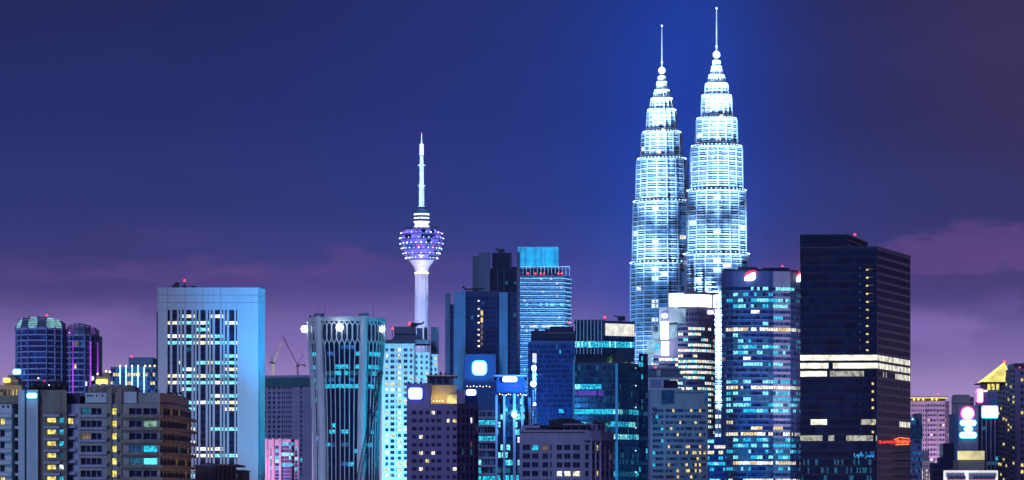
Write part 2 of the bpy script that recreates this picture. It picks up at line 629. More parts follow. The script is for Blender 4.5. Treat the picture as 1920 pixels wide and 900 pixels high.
class Bld:
    """a building: an Empty at its base; photo columns / rows become metres at its distance"""

    def __init__(s, name, label, cat, px, D, group=None):
        s.D, s.s = D, D / F
        s.X = (px - 960) * D / F
        s.o = bpy.data.objects.new(name, None)
        s.o.location = (s.X, D, 0)
        s.o.empty_display_size = 5
        COL.objects.link(s.o)
        tag(s.o, label, cat, group)
        s.bands = {}
        s.pn = []

    def x(s, px, dy=0.0):
        return (px - 960) * (s.D + dy) / F - s.X

    def z(s, py, dy=0.0):
        return H + (HOR - py) * (s.D + dy) / F

    def p(s, px, dy=0.0):
        return (s.x(px, dy), dy)

    # -- walls ------------------------------------------------------------
    def tower(s, foot, ztop, wall, edges, zlow=None, name='wall', extra=(), roof=True, frame='window_frame', z0=0.0):
        """foot: CCW list of (x, y). edges: {index: spec}; others are plain."""
        mb = MB()
        zlow = s.z(935) if zlow is None else zlow
        k = len(foot)
        s.grp = 0
        for i in range(k):
            a, b = foot[i], foot[(i + 1) % k]
            if i in edges:
                if i - 1 not in edges:
                    s.grp += 1
                s.face(mb, a, b, ztop, zlow, edges[i])
                if zlow > z0:
                    mb.quad((*a, z0), (*b, z0), (*b, zlow), (*a, zlow))
            else:
                mb.quad((*a, z0), (*b, z0), (*b, ztop), (*a, ztop))
        if roof:
            mb.poly([(*q, ztop) for q in foot])
        o = mb.build(name, [wall] + list(extra), s.o)
        s.flush_bands()
        return o

    def face(s, mb, a, b, ztop, zlow, sp):
        dx, dy = b[0] - a[0], b[1] - a[1]
        L = sqrt(dx * dx + dy * dy)
        ux, uy = dx / L, dy / L
        nx, ny = uy, -ux
        depth = sp.get('depth', 0.35)
        mi = sp.get('mi', 0)
        mL, mR = sp.get('mL', 0.0), sp.get('mR', 0.0)
        if 'xs' in sp:
            xs = list(sp['xs'])
        else:
            w = L - mL - mR
            n = sp.get('n') or max(1, round(w / sp['pitch']))
            c = w / n
            fr = sp.get('frac', 0.6)
            xs = [0.0]
            for q in range(n):
                xs += [mL + c * (q + 0.5 - fr / 2), mL + c * (q + 0.5 + fr / 2)]
            xs.append(L)
        fs, h = sp['sp'], sp['h']
        tp = sp.get('top', fs - h)
        zs = [ztop]
        zt = ztop - tp
        while zt - h > zlow:
            zs += [zt, zt - h]
            zt -= fs
        if len(zs) % 2 == 1:
            zs.append(zlow)
        zs = zs[::-1]
        nf = (len(zs) - 2) // 2

        def P(u, z, d=0.0):
            return (a[0] + ux * u - nx * d, a[1] + uy * u - ny * d, z)
        opn = sp.get('open')
        for j in range(len(zs) - 1):
            z0, z1 = zs[j], zs[j + 1]
            fl = nf - 1 - (j - 1) // 2          # 0 = top floor
            if j % 2 == 0:
                if sp.get('strip') is not None and 0 < j < len(zs) - 1:
                    for i in range(len(xs) - 1):      # strips run through: the floor edge sits back with the glass
                        u0, u1 = xs[i], xs[i + 1]
                        if u1 - u0 < 1e-4:
                            continue
                        if i % 2 == 0:
                            mb.quad(P(u0, z0), P(u1, z0), P(u1, z1), P(u0, z1), mi)
                        else:
                            d = depth
                            mb.quad(P(u0, z0, d), P(u1, z0, d), P(u1, z1, d), P(u0, z1, d), sp['strip'])
                            mb.quad(P(u0, z0), P(u0, z0, d), P(u0, z1, d), P(u0, z1), mi)
                            mb.quad(P(u1, z0, d), P(u1, z0), P(u1, z1), P(u1, z1, d), mi)
                    continue
                if z1 - z0 > 1e-4:
                    mb.quad(P(0, z0), P(L, z0), P(L, z1), P(0, z1), mi)
                continue
            for i in range(len(xs) - 1):
                u0, u1 = xs[i], xs[i + 1]
                if u1 - u0 < 1e-4:
                    continue
                col = (i - 1) // 2
                if i % 2 == 0 or (opn and not opn(fl, col)):
                    mb.quad(P(u0, z0), P(u1, z0), P(u1, z1), P(u0, z1), mi)
                    continue
                d = depth
                if sp.get('strip') is None or j == 1:
                    mb.quad(P(u0, z0), P(u1, z0), P(u1, z0, d), P(u0, z0, d), mi)
                if sp.get('strip') is None or j == len(zs) - 2:
                    mb.quad(P(u0, z1, d), P(u1, z1, d), P(u1, z1), P(u0, z1), mi)
                mb.quad(P(u0, z0), P(u0, z0, d), P(u0, z1, d), P(u0, z1), mi)
                mb.quad(P(u1, z0, d), P(u1, z0), P(u1, z1), P(u1, z1, d), mi)
                if sp.get('mode', 'band') == 'band':
                    sub = sp.get('sub', 1)
                    for q in range(sub):
                        v0, v1 = u0 + (u1 - u0) * q / sub, u0 + (u1 - u0) * (q + 1) / sub
                        m = sp['lit'](fl, col * sub + q, (v0 + v1) / 2 / L)
                        s.bands.setdefault((round(z0, 1), s.grp), []).append((P(v0, z0, d), P(v1, z0, d), P(v1, z1, d), P(v0, z1, d), m))
                else:
                    m = sp['lit'](fl, col, (u0 + u1) / 2 / L)
                    s.pn.append((P((u0 + u1) / 2, (z0 + z1) / 2, d), atan2(uy, ux), u1 - u0, z1 - z0, m, sp.get('frame', 'window_frame')))

    def flush_bands(s, name='window_band'):
        """one window band per floor; every punched window an object (100 at most, the rest as stuff)"""
        zs = sorted(s.bands, reverse=True)
        for q, zz in enumerate(zs):
            mb, names = MB(), []
            for (a, b, c, d, m) in s.bands[zz]:
                if m not in names:
                    names.append(m)
                mb.quad(a, b, c, d, names.index(m))
            if q < 100:
                mb.build(name, names, s.o)
        s.bands = {}

    def flush(s):
        if s.pn:
            s.pn.sort(key=lambda t: -t[0][2] + (0 if t[4].startswith(('lit', 'dim')) else 15))
            for (c, rz, w, h, m, fr) in s.pn[:100]:
                o = bpy.data.objects.new('window', window_mesh(w, h, m, fr))
                COL.objects.link(o)
                o.parent = s.o
                o.location = c
                o.rotation_euler = (0, 0, rz)
            rest = s.pn[100:]
            if rest:
                mb, names = MB(), []
                for (c, rz, w, h, m, fr) in rest:
                    if m not in names:
                        names.append(m)
                    ux, uy = cos(rz) * w / 2, sin(rz) * w / 2
                    mb.quad((c[0] - ux, c[1] - uy, c[2] - h / 2), (c[0] + ux, c[1] + uy, c[2] - h / 2),
                            (c[0] + ux, c[1] + uy, c[2] + h / 2), (c[0] - ux, c[1] - uy, c[2] + h / 2), names.index(m))
                o = mb.build('windows', names, s.o)
                o['kind'] = 'stuff'
        s.pn = []

    # -- pieces -------------------------------------------------------------
    def block(s, name, px0, px1, py0, py1, dy0, dy1, mat, label=None):
        """a box between photo columns px0..px1 and rows py0 (top)..py1 at depth dy0..dy1"""
        mb = MB()
        z1 = s.z(py0, dy0)
        z0 = 0.0 if py1 is None else s.z(py1, dy0)
        mb.box(s.x(px0, dy0), s.x(px1, dy0), dy0, dy1, z0, z1)
        o = mb.build(name, mat, s.o)
        if label:
            o['label'] = label
        return o

    def sign(s, px, py, w, h, dy, r=0.3, rim='sign_halo_cyan', face='sign_white', round_=False, rim_w=0.18, label=None):
        """a lit sign box standing off the wall, with an added lit rim that imitates its halo"""
        cx, cz = s.x(px, dy), s.z(py, dy)
        W, Hh = w * s.s, h * s.s
        k = rim_w * min(W, Hh)
        f = (lambda g: disc(cx, cz, (W / 2) + g)) if round_ else (lambda g: rrect(cx, cz, W + 2 * g, Hh + 2 * g, min(W, Hh) * r + g))
        a = MB().plate(f(0), dy - 1.2, dy - 0.75).build('sign', face, s.o)
        MB().plate(f(k), dy - 0.7, dy - 0.4).build('sign_halo', rim, a)  # rim plate added to imitate the halo around the sign
        if label:
            a['label'] = label
        return a

    def beacon(s, px, py, dy=2.0, pole=4.0, r=None):
        r = r or 1.9 * s.s
        c = (s.x(px, dy), dy, s.z(py, dy))
        b = MB().tube((c[0], c[1], c[2] - pole), (c[0], c[1], c[2] - r * 0.9), 0.18).build('beacon', 'dark_metal', s.o)
        MB().ball(c, r, 6).build('beacon_lamp', 'lamp_red', b)
        return b

    def lamp(s, px, py, dy, r, mat='lamp_white', name='floodlight'):
        c = (s.x(px, dy), dy, s.z(py, dy))
        return MB().ball(c, r * s.s, 8).build(name, mat, s.o)

    def antenna(s, px, py0, py1, dy, r=0.12):
        MB().tube((s.x(px, dy), dy, s.z(py1, dy)), (s.x(px, dy), dy, s.z(py0, dy)), r, r * 0.5).build('antenna', 'dark_metal', s.o)

    def clutter(s, px0, px1, py, dy, seed, n=5, hmax=8, mat='dark_panel'):
        rd = random.Random(seed)
        for k in range(n):
            a = px0 + (px1 - px0) * (k + 0.1 + 0.5 * rd.random()) / n
            w = (px1 - px0) / n * rd.uniform(0.35, 0.8)
            hh = rd.uniform(0.25, 1) * hmax
            y = dy + 0.3 + 1.3 * (k % 3)
            s.block('plant_room' if hh > hmax * .5 else 'vent_unit', a, a + w, py - hh, py + 1.5, y, y + 3 + rd.random(), mat)
        for k in range(max(1, n // 2)):
            a = rd.uniform(px0, px1)
            s.antenna(a, py - hmax * rd.uniform(1.0, 1.9), py + 1, dy + 2 + k * .37)


def light(kind, loc, target, energy, color, size=4.0, spot=70, blend=1.0, parent=None, name='floodlight_beam'):
    d = bpy.data.lights.new(name, kind)
    d.energy = energy
    d.color = color
    if kind == 'AREA':
        d.size = size
    else:
        d.shadow_soft_size = size
    if kind == 'SPOT':
        d.spot_size = radians(spot)
        d.spot_blend = blend
    o = bpy.data.objects.new(name, d)
    COL.objects.link(o)
    o.location = loc
    v = [target[k] - loc[k] for k in range(3)]
    hyp = sqrt(v[0] ** 2 + v[1] ** 2)
    o.rotation_euler = (atan2(hyp, -v[2]), 0, atan2(-v[0], v[1]) if hyp > 1e-6 else 0)
    return o


def wp(px, py, D):
    return ((px - 960) * D / F, D, H + (HOR - py) * D / F)


CYAN = (0.04, 0.62, 1.0)
ICE = (0.55, 0.75, 1.0)


def flood(px, py, D, off, energy, color, spot=50, z=45.0, dx=0.0, size=3.0):
    """a street-level floodlight in front of a facade, aimed at a point of it"""
    t = wp(px, py, D)
    return light('SPOT', (t[0] + dx, t[1] - off, z), t, energy, color, size, spot)


def lit_rows(seed, p_floor, p_in, p_out, mats, dark, run=3):
    """whole stretches of a floor lit together, the rest scattered"""
    def f(fl, col, u):
        act = hsh(seed, 'f', fl)
        p = p_in if act < p_floor else p_out
        if hsh(seed, fl, col // run) < p and hsh(seed, fl, col, 'x') < 0.9:
            return mats[int(hsh(seed, fl, 'm' if hsh(seed, fl) < .6 else col // run) * len(mats))]
        return dark if isinstance(dark, str) else dark[int(hsh(seed, fl, col, 'd') * len(dark))]
    return f


def lit_dots(seed, p, mats, dark):
    def f(fl, col, u):
        if hsh(seed, fl, col) < p:
            return mats[int(hsh(seed, fl, col, 'm') * len(mats))]
        return dark if isinstance(dark, str) else dark[int(hsh(seed, fl, col, 'd') * len(dark))]
    return f


# ------------------------------------------------------------------ ground and roads
g = MB()
g.quad((-9000, -1500, 0), (9000, -1500, 0), (9000, 16000, 0), (-9000, 16000, 0))
struct('ground', g, 'ground_soil')
g = MB()
for y in (640, 1060, 1420, 1980):
    g.quad((-1500, y - 9, 0.004), (1500, y - 9, 0.004), (1500, y + 9, 0.004), (-1500, y + 9, 0.004))
struct('road', g, 'asphalt')
g = MB()
for y in (640, 1060, 1420, 1980):
    for k in range(-150, 150):
        g.quad((k * 10, y - .08, 0.008), (k * 10 + 4, y - .08, 0.008), (k * 10 + 4, y + .08, 0.008), (k * 10, y + .08, 0.008))
struct('road_markings', g, 'road_paint')
for y in (640, 1060, 1420, 1980):
    for sgn in (-1, 1):
        a, b = sorted((y + sgn * 9.0, y + sgn * 12.0))
        struct('pavement', MB().box(-1500, 1500, a, b, 0.0, 0.13), 'pavement')


# ------------------------------------------------------------------ front row, left: two apartment blocks
def ledge_along(b, pts, z0, z1, out, name='balcony_ledge', mat='dirty_beige', inn=0.0):
    """a slab edge that follows a run of footprint points and sticks out of the wall"""
    n = len(pts)
    ring_o, ring_i = [], []
    for i, q in enumerate(pts):
        a, c = pts[max(0, i - 1)], pts[min(n - 1, i + 1)]
        dx, dy = c[0] - a[0], c[1] - a[1]
        l = sqrt(dx * dx + dy * dy)
        nx, ny = dy / l, -dx / l
        ring_o.append((q[0] + nx * out, q[1] + ny * out))
        ring_i.append((q[0] + nx * 0.003 - nx * inn, q[1] + ny * 0.003 - ny * inn))
    return MB().prism(ring_o + ring_i[::-1], z0, z1).build(name, mat, b.o)


def apartment_curved():
    b = Bld('apartment_block', 'beige apartment block with a curved corner, ledges and a column of yellow stair windows',
            'apartment block', 250, 900)
    run = [b.p(147), b.p(300), b.p(319, 6), b.p(334, 15), b.p(347, 30), b.p(358, 48)]
    foot = run + [b.p(358, 75), b.p(147, 75)]
    X0 = b.x(147)
    u = lambda px: b.x(px) - X0
    xs = [0, u(151.5), u(170), u(171.3), u(190.5), u(210), u(218.5), u(242), u(266), u(268.5), u(294.5), u(300)]
    sp, h = 23.4 * b.s, 12.6 * b.s
    z0 = b.z(757)

    def lit(fl, col, uu):
        if col == 2:
            return 'lit_yellow'
        t = {(0, 0): 'dim_cyan', (0, 1): 'glass_black', (1, 4): 'lit_green_curtain', (2, 0): 'dim_warm', (3, 4): 'lit_cyan',
             (4, 4): 'lit_bright', (4, 3): 'dim_cyan', (3, 3): 'dim_blue'}
        return t.get((fl, col), 'glass_black')
    lit_mat('lit_green_curtain', (0.35, 0.60, 0.42), 0.5)
    lit_mat('lit_bright', (0.10, 0.85, 1.0), 1.5, 0.5)
    mb_spec = dict(xs=xs, sp=sp, h=h, top=8 * b.s, depth=0.9, mode='window', lit=lit, frame='pale_frame')
    edges = {0: mb_spec}
    for i, n in ((1, 3), (2, 3), (3, 3), (4, 3)):
        edges[i] = dict(n=n, frac=0.62, sp=sp, h=h, top=8 * b.s, depth=0.6, mode='window', mi=1,
                        lit=lit_dots(('cur', i), 0.2, ['lit_yellow', 'lit_cyan', 'dim_cyan', 'lit_warm', 'lit_yellow'], ['glass_black']))
    b.tower(foot, z0, 'mauve_render', edges, b.z(925), extra=['beige_render'])
    b.flush()
    z = z0 - 8 * b.s - h
    k = 0
    while z > b.z(915):
        ledge_along(b, [b.p(148), b.p(200)], z - 4.2 * b.s, z - 0.8 * b.s, 0.7, mat='lavender_render')
        ledge_along(b, [b.p(229)] + run[1:], z - 5.5 * b.s, z - 0.6 * b.s, 1.5)
        for px in (203.5, 222.5):
            MB().box(b.x(px - 2.6), b.x(px + 2.6), -0.5, -0.003, z - 3.5 * b.s, z + 3 * b.s).build('air_conditioner', 'dark_panel', b.o)
        z -= sp
        k += 1
    # stair core standing proud, with the yellow windows left open between its two cheeks
    for a, c in ((201, 209.2), (219.3, 228)):
        b.block('stair_core', a, c, 729, 935, -0.35, -0.004, 'dirty_beige')
    # parapet
    par = [b.p(160, 1), b.p(300, 1), b.p(317, 7), b.p(331, 16), b.p(344, 31), b.p(354, 48), b.p(354, 60), b.p(160, 60)]
    MB().prism(par, z0 + .003, b.z(736)).build('parapet', 'mauve_render', b.o)
    b.block('parapet_panel', 160, 200, 736.5, 755, 0.4, 0.99, 'white_render')
    b.block('parapet_panel', 221, 256, 734.5, 756, 0.4, 0.99, 'white_render')
    for px in (164.5, 168.5, 173, 181, 192, 203):
        if px < 200:
            b.block('vent_opening', px - 1.3, px + 1.3, 740, 743.5, 0.33, 0.397, 'black_panel')
    b.block('roof_house', 165, 253, 724.5, 737.5, 4, 14, 'dirty_beige')
    b.block('roof_house', 196, 250, 722.5, 726, 15, 24, 'dirty_beige')
    b.clutter(310, 340, 738.5, 18, 'ac', 4, 4, 'black_panel')
    for k in range(4):
        MB().lathe([(.9, b.z(724.4)), (.95, b.z(719 - (k % 2))), (.3, b.z(717.5 - (k % 2)))], 12, b.x(172 + k * 13), 9 + (k % 2) * 2).build('water_tank', 'pale_concrete', b.o, True)
    m = MB()
    for k in range(15):
        m.box(b.x(258 + k * 2.8) - .03, b.x(258 + k * 2.8) + .03, 2.4, 2.46, b.z(736), b.z(731.5))
    m.box(b.x(258), b.x(298), 2.38, 2.48, b.z(731.5), b.z(731.0))
    m.build('roof_railing', 'dark_metal', b.o)
    for k in range(5):
        b.antenna(262 + k * 17, 729 - hsh(k) * 4, 738, 3 + k * 4, 0.06)
    return b


def apartment_slab():
    b = Bld('apartment_block', 'apartment block with blank pale slab end, lit cyan sign and antennas on its roof',
            'apartment block', 75, 915)
    s = b.s
    # blank slab end in two leaves with a groove between them
    b.block('slab_wall', 34, 46, 731, None, -1.2, 10, 'pale_concrete')
    b.block('slab_groove', 46, 50, 732, None, -0.6, 10, 'teal_panel')
    b.block('slab_wall', 50, 71, 731, None, -1.2, 10, 'pale_concrete')
    foot = [b.p(71, 0), b.p(125, 0), b.p(125, 30), b.p(71, 30)]
    X0 = b.x(71)
    u = lambda px: b.x(px) - X0
    lit = lambda fl, col, uu: 'lit_yellow' if col == 0 else ['lit_cyan', 'lit_cyan', 'lit_cyan', 'dim_cyan', 'lit_white', 'lit_cyan', 'lit_cyan'][fl % 7]
    b.tower(foot, b.z(731), 'dirty_beige', {0: dict(xs=[0, u(88), u(105), u(111), u(119), u(125)], sp=22 * s, h=9.5 * s, top=52 * s,
                                                    depth=0.5, mode='window', lit=lit)}, b.z(925))
    b.flush()
    for k in range(8):
        zt = b.z(777 + 22 * k)
        MB().box(b.x(83), b.x(113), -1.6, -0.004, zt - 4.5 * s, zt).build('balcony_ledge', 'lavender_render', b.o)
    b.sign(60.5, 742, 17, 8, -1.4, 0.35)
    # link wing
    foot = [b.p(125.05, 2), b.p(149, 2), b.p(149, 30), b.p(125.05, 30)]
    b.tower(foot, b.z(757), 'lavender_render', {0: dict(xs=[0, 2 * s, 12 * s, 24 * s], sp=22 * s, h=12 * s, top=26 * s, depth=0.8, mode='window',
                                                        lit=lambda fl, c, uu: 'lit_yellow' if fl == 0 else 'glass_black')}, b.z(925), name='link_wall')
    b.flush()
    b.block('link_roof', 125.1, 150, 737, 756.8, 4, 24, 'dark_panel')
    for k in range(8):
        b.block('balcony_ledge', 125.6, 141, 776 + 22 * k, 780 + 22 * k, 0.8, 1.996, 'lavender_render')
    # left wing, partly outside the picture
    foot = [b.p(-30, 2), b.p(22, 2), b.p(33.95, 9), b.p(33.95, 30), b.p(-30, 30)]
    b.tower(foot, b.z(758), 'white_render', {0: dict(xs=[0, 6 * s, 14 * s, 20 * s, 26 * s, 30.5 * s, 39 * s, 52 * s * 1.002], sp=22 * s, h=12 * s, top=26 * s, depth=0.8,
                                                     mode='window', lit=lit_dots('lw', 0.35, ['lit_yellow'], ['glass_black']))}, b.z(925), name='wing_wall')
    b.flush()
    for k in range(7):
        b.block('balcony_ledge', -30, 21, 777 + 22 * k, 782 + 22 * k, 0.4, 1.996, 'white_render')
        b.block('balcony_ledge', 28, 34, 777 + 22 * k, 782 + 22 * k, -0.6, 4.0, 'white_render')
    for px in (6, 15, 25):
        b.block('vent_opening', px - 2.2, px + 2.2, 760.5, 764.5, 1.93, 1.996 if px < 22 else 4.0, 'black_panel')
    b.block('wing_roof', -30, 33, 741, 757.8, 4, 24, 'dirty_beige')
    # dark machinery, tanks and antennas on the roof
    rd = random.Random(5)
    for k in range(9):
        a = 56 + k * 6.6 + rd.uniform(-1, 1)
        MB().lathe([(0.1, b.z(730.8)), (0.75 + rd.random() * .35, b.z(730.5)), (0.8 + rd.random() * .4, b.z(722 - rd.random() * 6)), (0.12, b.z(716 - rd.random() * 5))], 12,
                   b.x(a), 6 + (k % 3) * 4).build('water_tank', 'dark_metal', b.o, True)
    for k in range(12):
        b.antenna(57 + k * 5, 690 + rd.random() * 22, 731, 5 + k * .9, 0.07)
    for k in range(8):
        a = 62 + k * 6.5
        MB().tube((b.x(a), 5.5, b.z(706 + (k % 3) * 4)), (b.x(a + 5), 5.5, b.z(709 + (k % 2) * 6)), 0.1).build('antenna_arm', 'dark_metal', b.o)
    b.lamp(72, 709, 5, 1.3, 'lamp_amber', 'roof_lamp')
    b.lamp(83, 715, 5, 1.0, 'lamp_red', 'roof_lamp')
    b.lamp(92, 722, 5, 1.0, 'lamp_cool', 'roof_lamp')


def brown_house():
    b = Bld('apartment_block', 'low brown flat-roofed building with vertical fins, at the foot of the wide striped tower', 'building', 405, 1000)
    foot = [b.p(366, 3), b.p(404, 0), b.p(444, 0), b.p(444, 30), b.p(366, 30)]
    b.tower(foot, b.z(874), 'dirty_beige', {1: dict(n=4, frac=0.35, sp=40, h=14, top=2.0, depth=0.8, mode='window', lit=lit_dots('bh', 0, ['lit_warm'], ['glass_black']))}, b.z(980))
    b.flush()
    b.block('cornice', 403.5, 444.5, 870.5, 873.9, -0.5, 31, 'beige_render')
    b.block('cornice', 362, 402.5, 871, 874, 1.5, 31, 'lavender_render')
    b.block('side_wing', 444.1, 456, 883, None, 2, 26, 'dirty_beige')
    b.block('wing_cap', 443.9, 457.5, 881, 882.9, 1.5, 27, 'beige_render')
    for a in (409, 417, 425, 433, 441):
        b.block('fin', a - 1.2, a + 1.2, 874.2, 935, -1.0, -0.004, 'beige_render')
    b.clutter(372, 400, 870, 8, 'bh', 3, 3)


apartment_curved()
apartment_slab()
light('SPOT', (-330, 700, 50), (-105, 905, 100), 0.95e6, (0.30, 0.62, 1.0), 4, 40)
light('SPOT', (-30, 880, 60), (-80, 925, 112), 0.055e6, (1.0, 0.68, 0.55), 3, 70)

brown_house()


# ------------------------------------------------------------------ far left
def yellow_hall():
    b = Bld('hall', 'small yellow floodlit building with a stepped roof, behind the antennas of the slab apartment block', 'building', 20, 1250)
    foot = [b.p(-40, 0), b.p(41, 0), b.p(41, 30), b.p(-40, 30)]
    b.tower(foot, b.z(722), 'beige_render', {0: dict(n=12, frac=0.3, sp=60, h=22 * b.s, top=8 * b.s, depth=0.6, mode='window',
                                                     lit=lambda fl, c, u: 'lit_yellow' if c in (9, 10, 11) else 'glass_black')}, b.z(760))
    b.flush()
    for k, (a, c, t) in enumerate(((8, 34, 712), (12, 30, 707), (15, 26, 703))):
        b.block('roof_tier', a, c, t, 722 - k * 6, 3 + k * 2, 22 - k * 2, 'beige_render')
    b.sign(13, 713, 12, 7, 2.0, 0.4, 'sign_amber', 'sign_yellow')
    b.block('roof_step', -40, 6, 735, 741, -3, -0.5, 'dirty_beige')
    light('SPOT', (b.X - 4, 1250 - 22, b.z(770)), (b.X, 1250, b.z(720)), 9000, (1.0, 0.75, 0.15), 1.0, 80)
    return b


def twin_condo():
    for idx, (pl, pr, py, label, seed, violet) in enumerate((
            (22, 117, 614, 'blue-glass condominium tower with a vaulted crown lit white, left one of two joined', 1, False),
            (117.5, 178, 626, 'blue-glass condominium tower with violet neon lines, right one of two joined', 2, True))):
        b = Bld('condominium_tower', label, 'tower', (pl + pr) / 2, 2200 + idx * 6)
        w = b.x(pr) - b.x(pl)
        n = 8
        r = w / 2
        run = []
        for k in range(n + 1):
            t = -1 + 2 * k / n
            run.append((r * sin(t * pi / 2 * 0.96) / sin(pi / 2 * 0.96), 16 - 16 * cos(t * pi / 2 * 0.96)))
        foot = run + [(r, 40), (-r, 40)]
        edges = {}
        for i in range(n):
            edges[i] = dict(n=1, frac=0.998, sub=2, sp=10.7 * b.s, h=8.0 * b.s, top=1.2, depth=0.9,
                            lit=lit_dots((seed, i), 0.028, ['lit_warm', 'lit_white', 'dim_cyan', 'lit_cyan', 'dim_warm'], ['glass_navy', 'glass_navy', 'glass_blue']))
        zt = b.z(py)
        b.tower(foot, zt, 'condo_slab', edges, b.z(760))
        b.flush()
        # crown: leaning shell panels between ribs
        top = b.z(592 if idx == 0 else 605)
        for i in range(n):
            a, c = run[i], run[i + 1]
            mid = (a[0] + c[0]) / 2 / r
            k1 = 0.86
            A, C = (a[0] * k1, a[1] * .9 + 4), (c[0] * k1, c[1] * .9 + 4)
            dz = (top - zt) * (1 - 0.35 * mid * mid)
            pan = MB()
            steps = 5
            for q in range(steps):
                f0, f1 = q / steps, (q + 0.72) / steps
                g0, g1 = 1 - cos(f0 * pi / 2), 1 - cos(f1 * pi / 2)
                pan.quad((a[0] + (A[0] - a[0]) * g0, a[1] + (A[1] - a[1]) * g0, zt + dz * f0), (c[0] + (C[0] - c[0]) * g0, c[1] + (C[1] - c[1]) * g0, zt + dz * f0),
                         (c[0] + (C[0] - c[0]) * g1, c[1] + (C[1] - c[1]) * g1, zt + dz * f1), (a[0] + (A[0] - a[0]) * g1, a[1] + (A[1] - a[1]) * g1, zt + dz * f1))
            bright = (not violet and i in (1, 3, 5, 6)) or False
            pan.build('crown_panel', 'crown_slats' if bright else ('crown_violet' if violet and i in (2, 6) else 'slate_panel'), b.o)
            MB().tube((a[0], a[1] - .2, zt - .5), (A[0], A[1] - .2, zt + dz), 0.5).build('crown_rib', 'slate_panel', b.o)
        MB().prism([(q[0] * .84, q[1] * .9 + 5) for q in run] + [(r * .84, 38), (-r * .84, 38)], zt, zt + (top - zt) * .6).build('crown_core', 'dark_panel', b.o)
        if violet:
            for i in (3, 6, 8):
                q = run[i]
                MB().tube((q[0], q[1] - .5, b.z(640)), (q[0], q[1] - .5, b.z(745)), 0.35).build('neon_line', 'violet_strip', b.o)
        for i in range(1, n, 2):
            q = run[i]
            MB().tube((q[0], q[1] - .25, b.z(755)), (q[0], q[1] - .25, zt), 0.4).build('rib', 'blue_panel', b.o)
        if idx == 0:
            b.beacon(88, 591, 8, 6)
            b.sign(32, 697, 13, 8, 4, 0.3)
            b.antenna(98, 588, 600, 12)
        else:
            b.lamp(130, 624, -1.0, 1.3, 'lamp_pink', 'neon_lamp')


wall_mat('condo_slab', (0.24, 0.26, 0.42))
lit_mat('crown_slats', (0.30, 0.75, 0.78), 0.8, 0.6, 0.25)
lit_mat('crown_violet', (0.40, 0.10, 0.75), 0.35, 0.7, 0.25)


def neon_block():
    b = Bld('neon_block', 'low blue building with vertical blue-white neon tubes and amber lamps along the roof edge', 'building', 245, 2000)
    foot = [b.p(207, 0), b.p(300, 0), b.p(300, 40), b.p(207, 40)]
    lit = lambda fl, c, u: ('lit_warm' if fl in (1, 3) and hsh(fl, c) < .5 else ('lit_blue' if hsh(fl, c, 1) < .6 else 'glass_blue'))
    b.tower(foot, b.z(688), 'blue_panel', {0: dict(n=20, frac=0.85, sp=8 * b.s, h=6 * b.s, top=1.0, depth=0.4, lit=lit)}, b.z(745))
    b.flush()
    b.block('roof_block', 241, 287, 670, 688, 6, 30, 'blue_panel')
    for px in (225.5, 236.5, 248, 259, 270.5):
        MB().tube((b.x(px), -0.8, b.z(742)), (b.x(px), -0.8, b.z(688)), 0.42).build('neon_tube', 'blue_strip', b.o)
    for px in (225, 236, 247.5, 259, 272, 281, 290):
        b.lamp(px, 686, -0.9, 1.6, 'lamp_amber' if px > 270 else 'lamp_cool', 'roof_lamp')
    b.beacon(247, 669, 12, 2)
    b.block('low_wing', 180, 206.8, 706, None, 1, 30, 'beige_render')
    b.sign(191, 717, 19, 9, 0.7, 0.15, 'sign_amber', 'sign_yellow')
    for px, py in ((183, 701), (199, 696), (206, 697)):
        b.lamp(px, py, -0.5, 1.7, 'lamp_amber', 'roof_lamp')
    b.block('wing_tower', 192, 206, 699, 706, 4, 14, 'beige_render')


yellow_hall()
twin_condo()
flood(100, 680, 2200, 160, 1.3e6, (.35, .45, 1.0), 60, 60, dx=-60)  # added fill lamp, brightens the dark slab edges of the condominiums
neon_block()


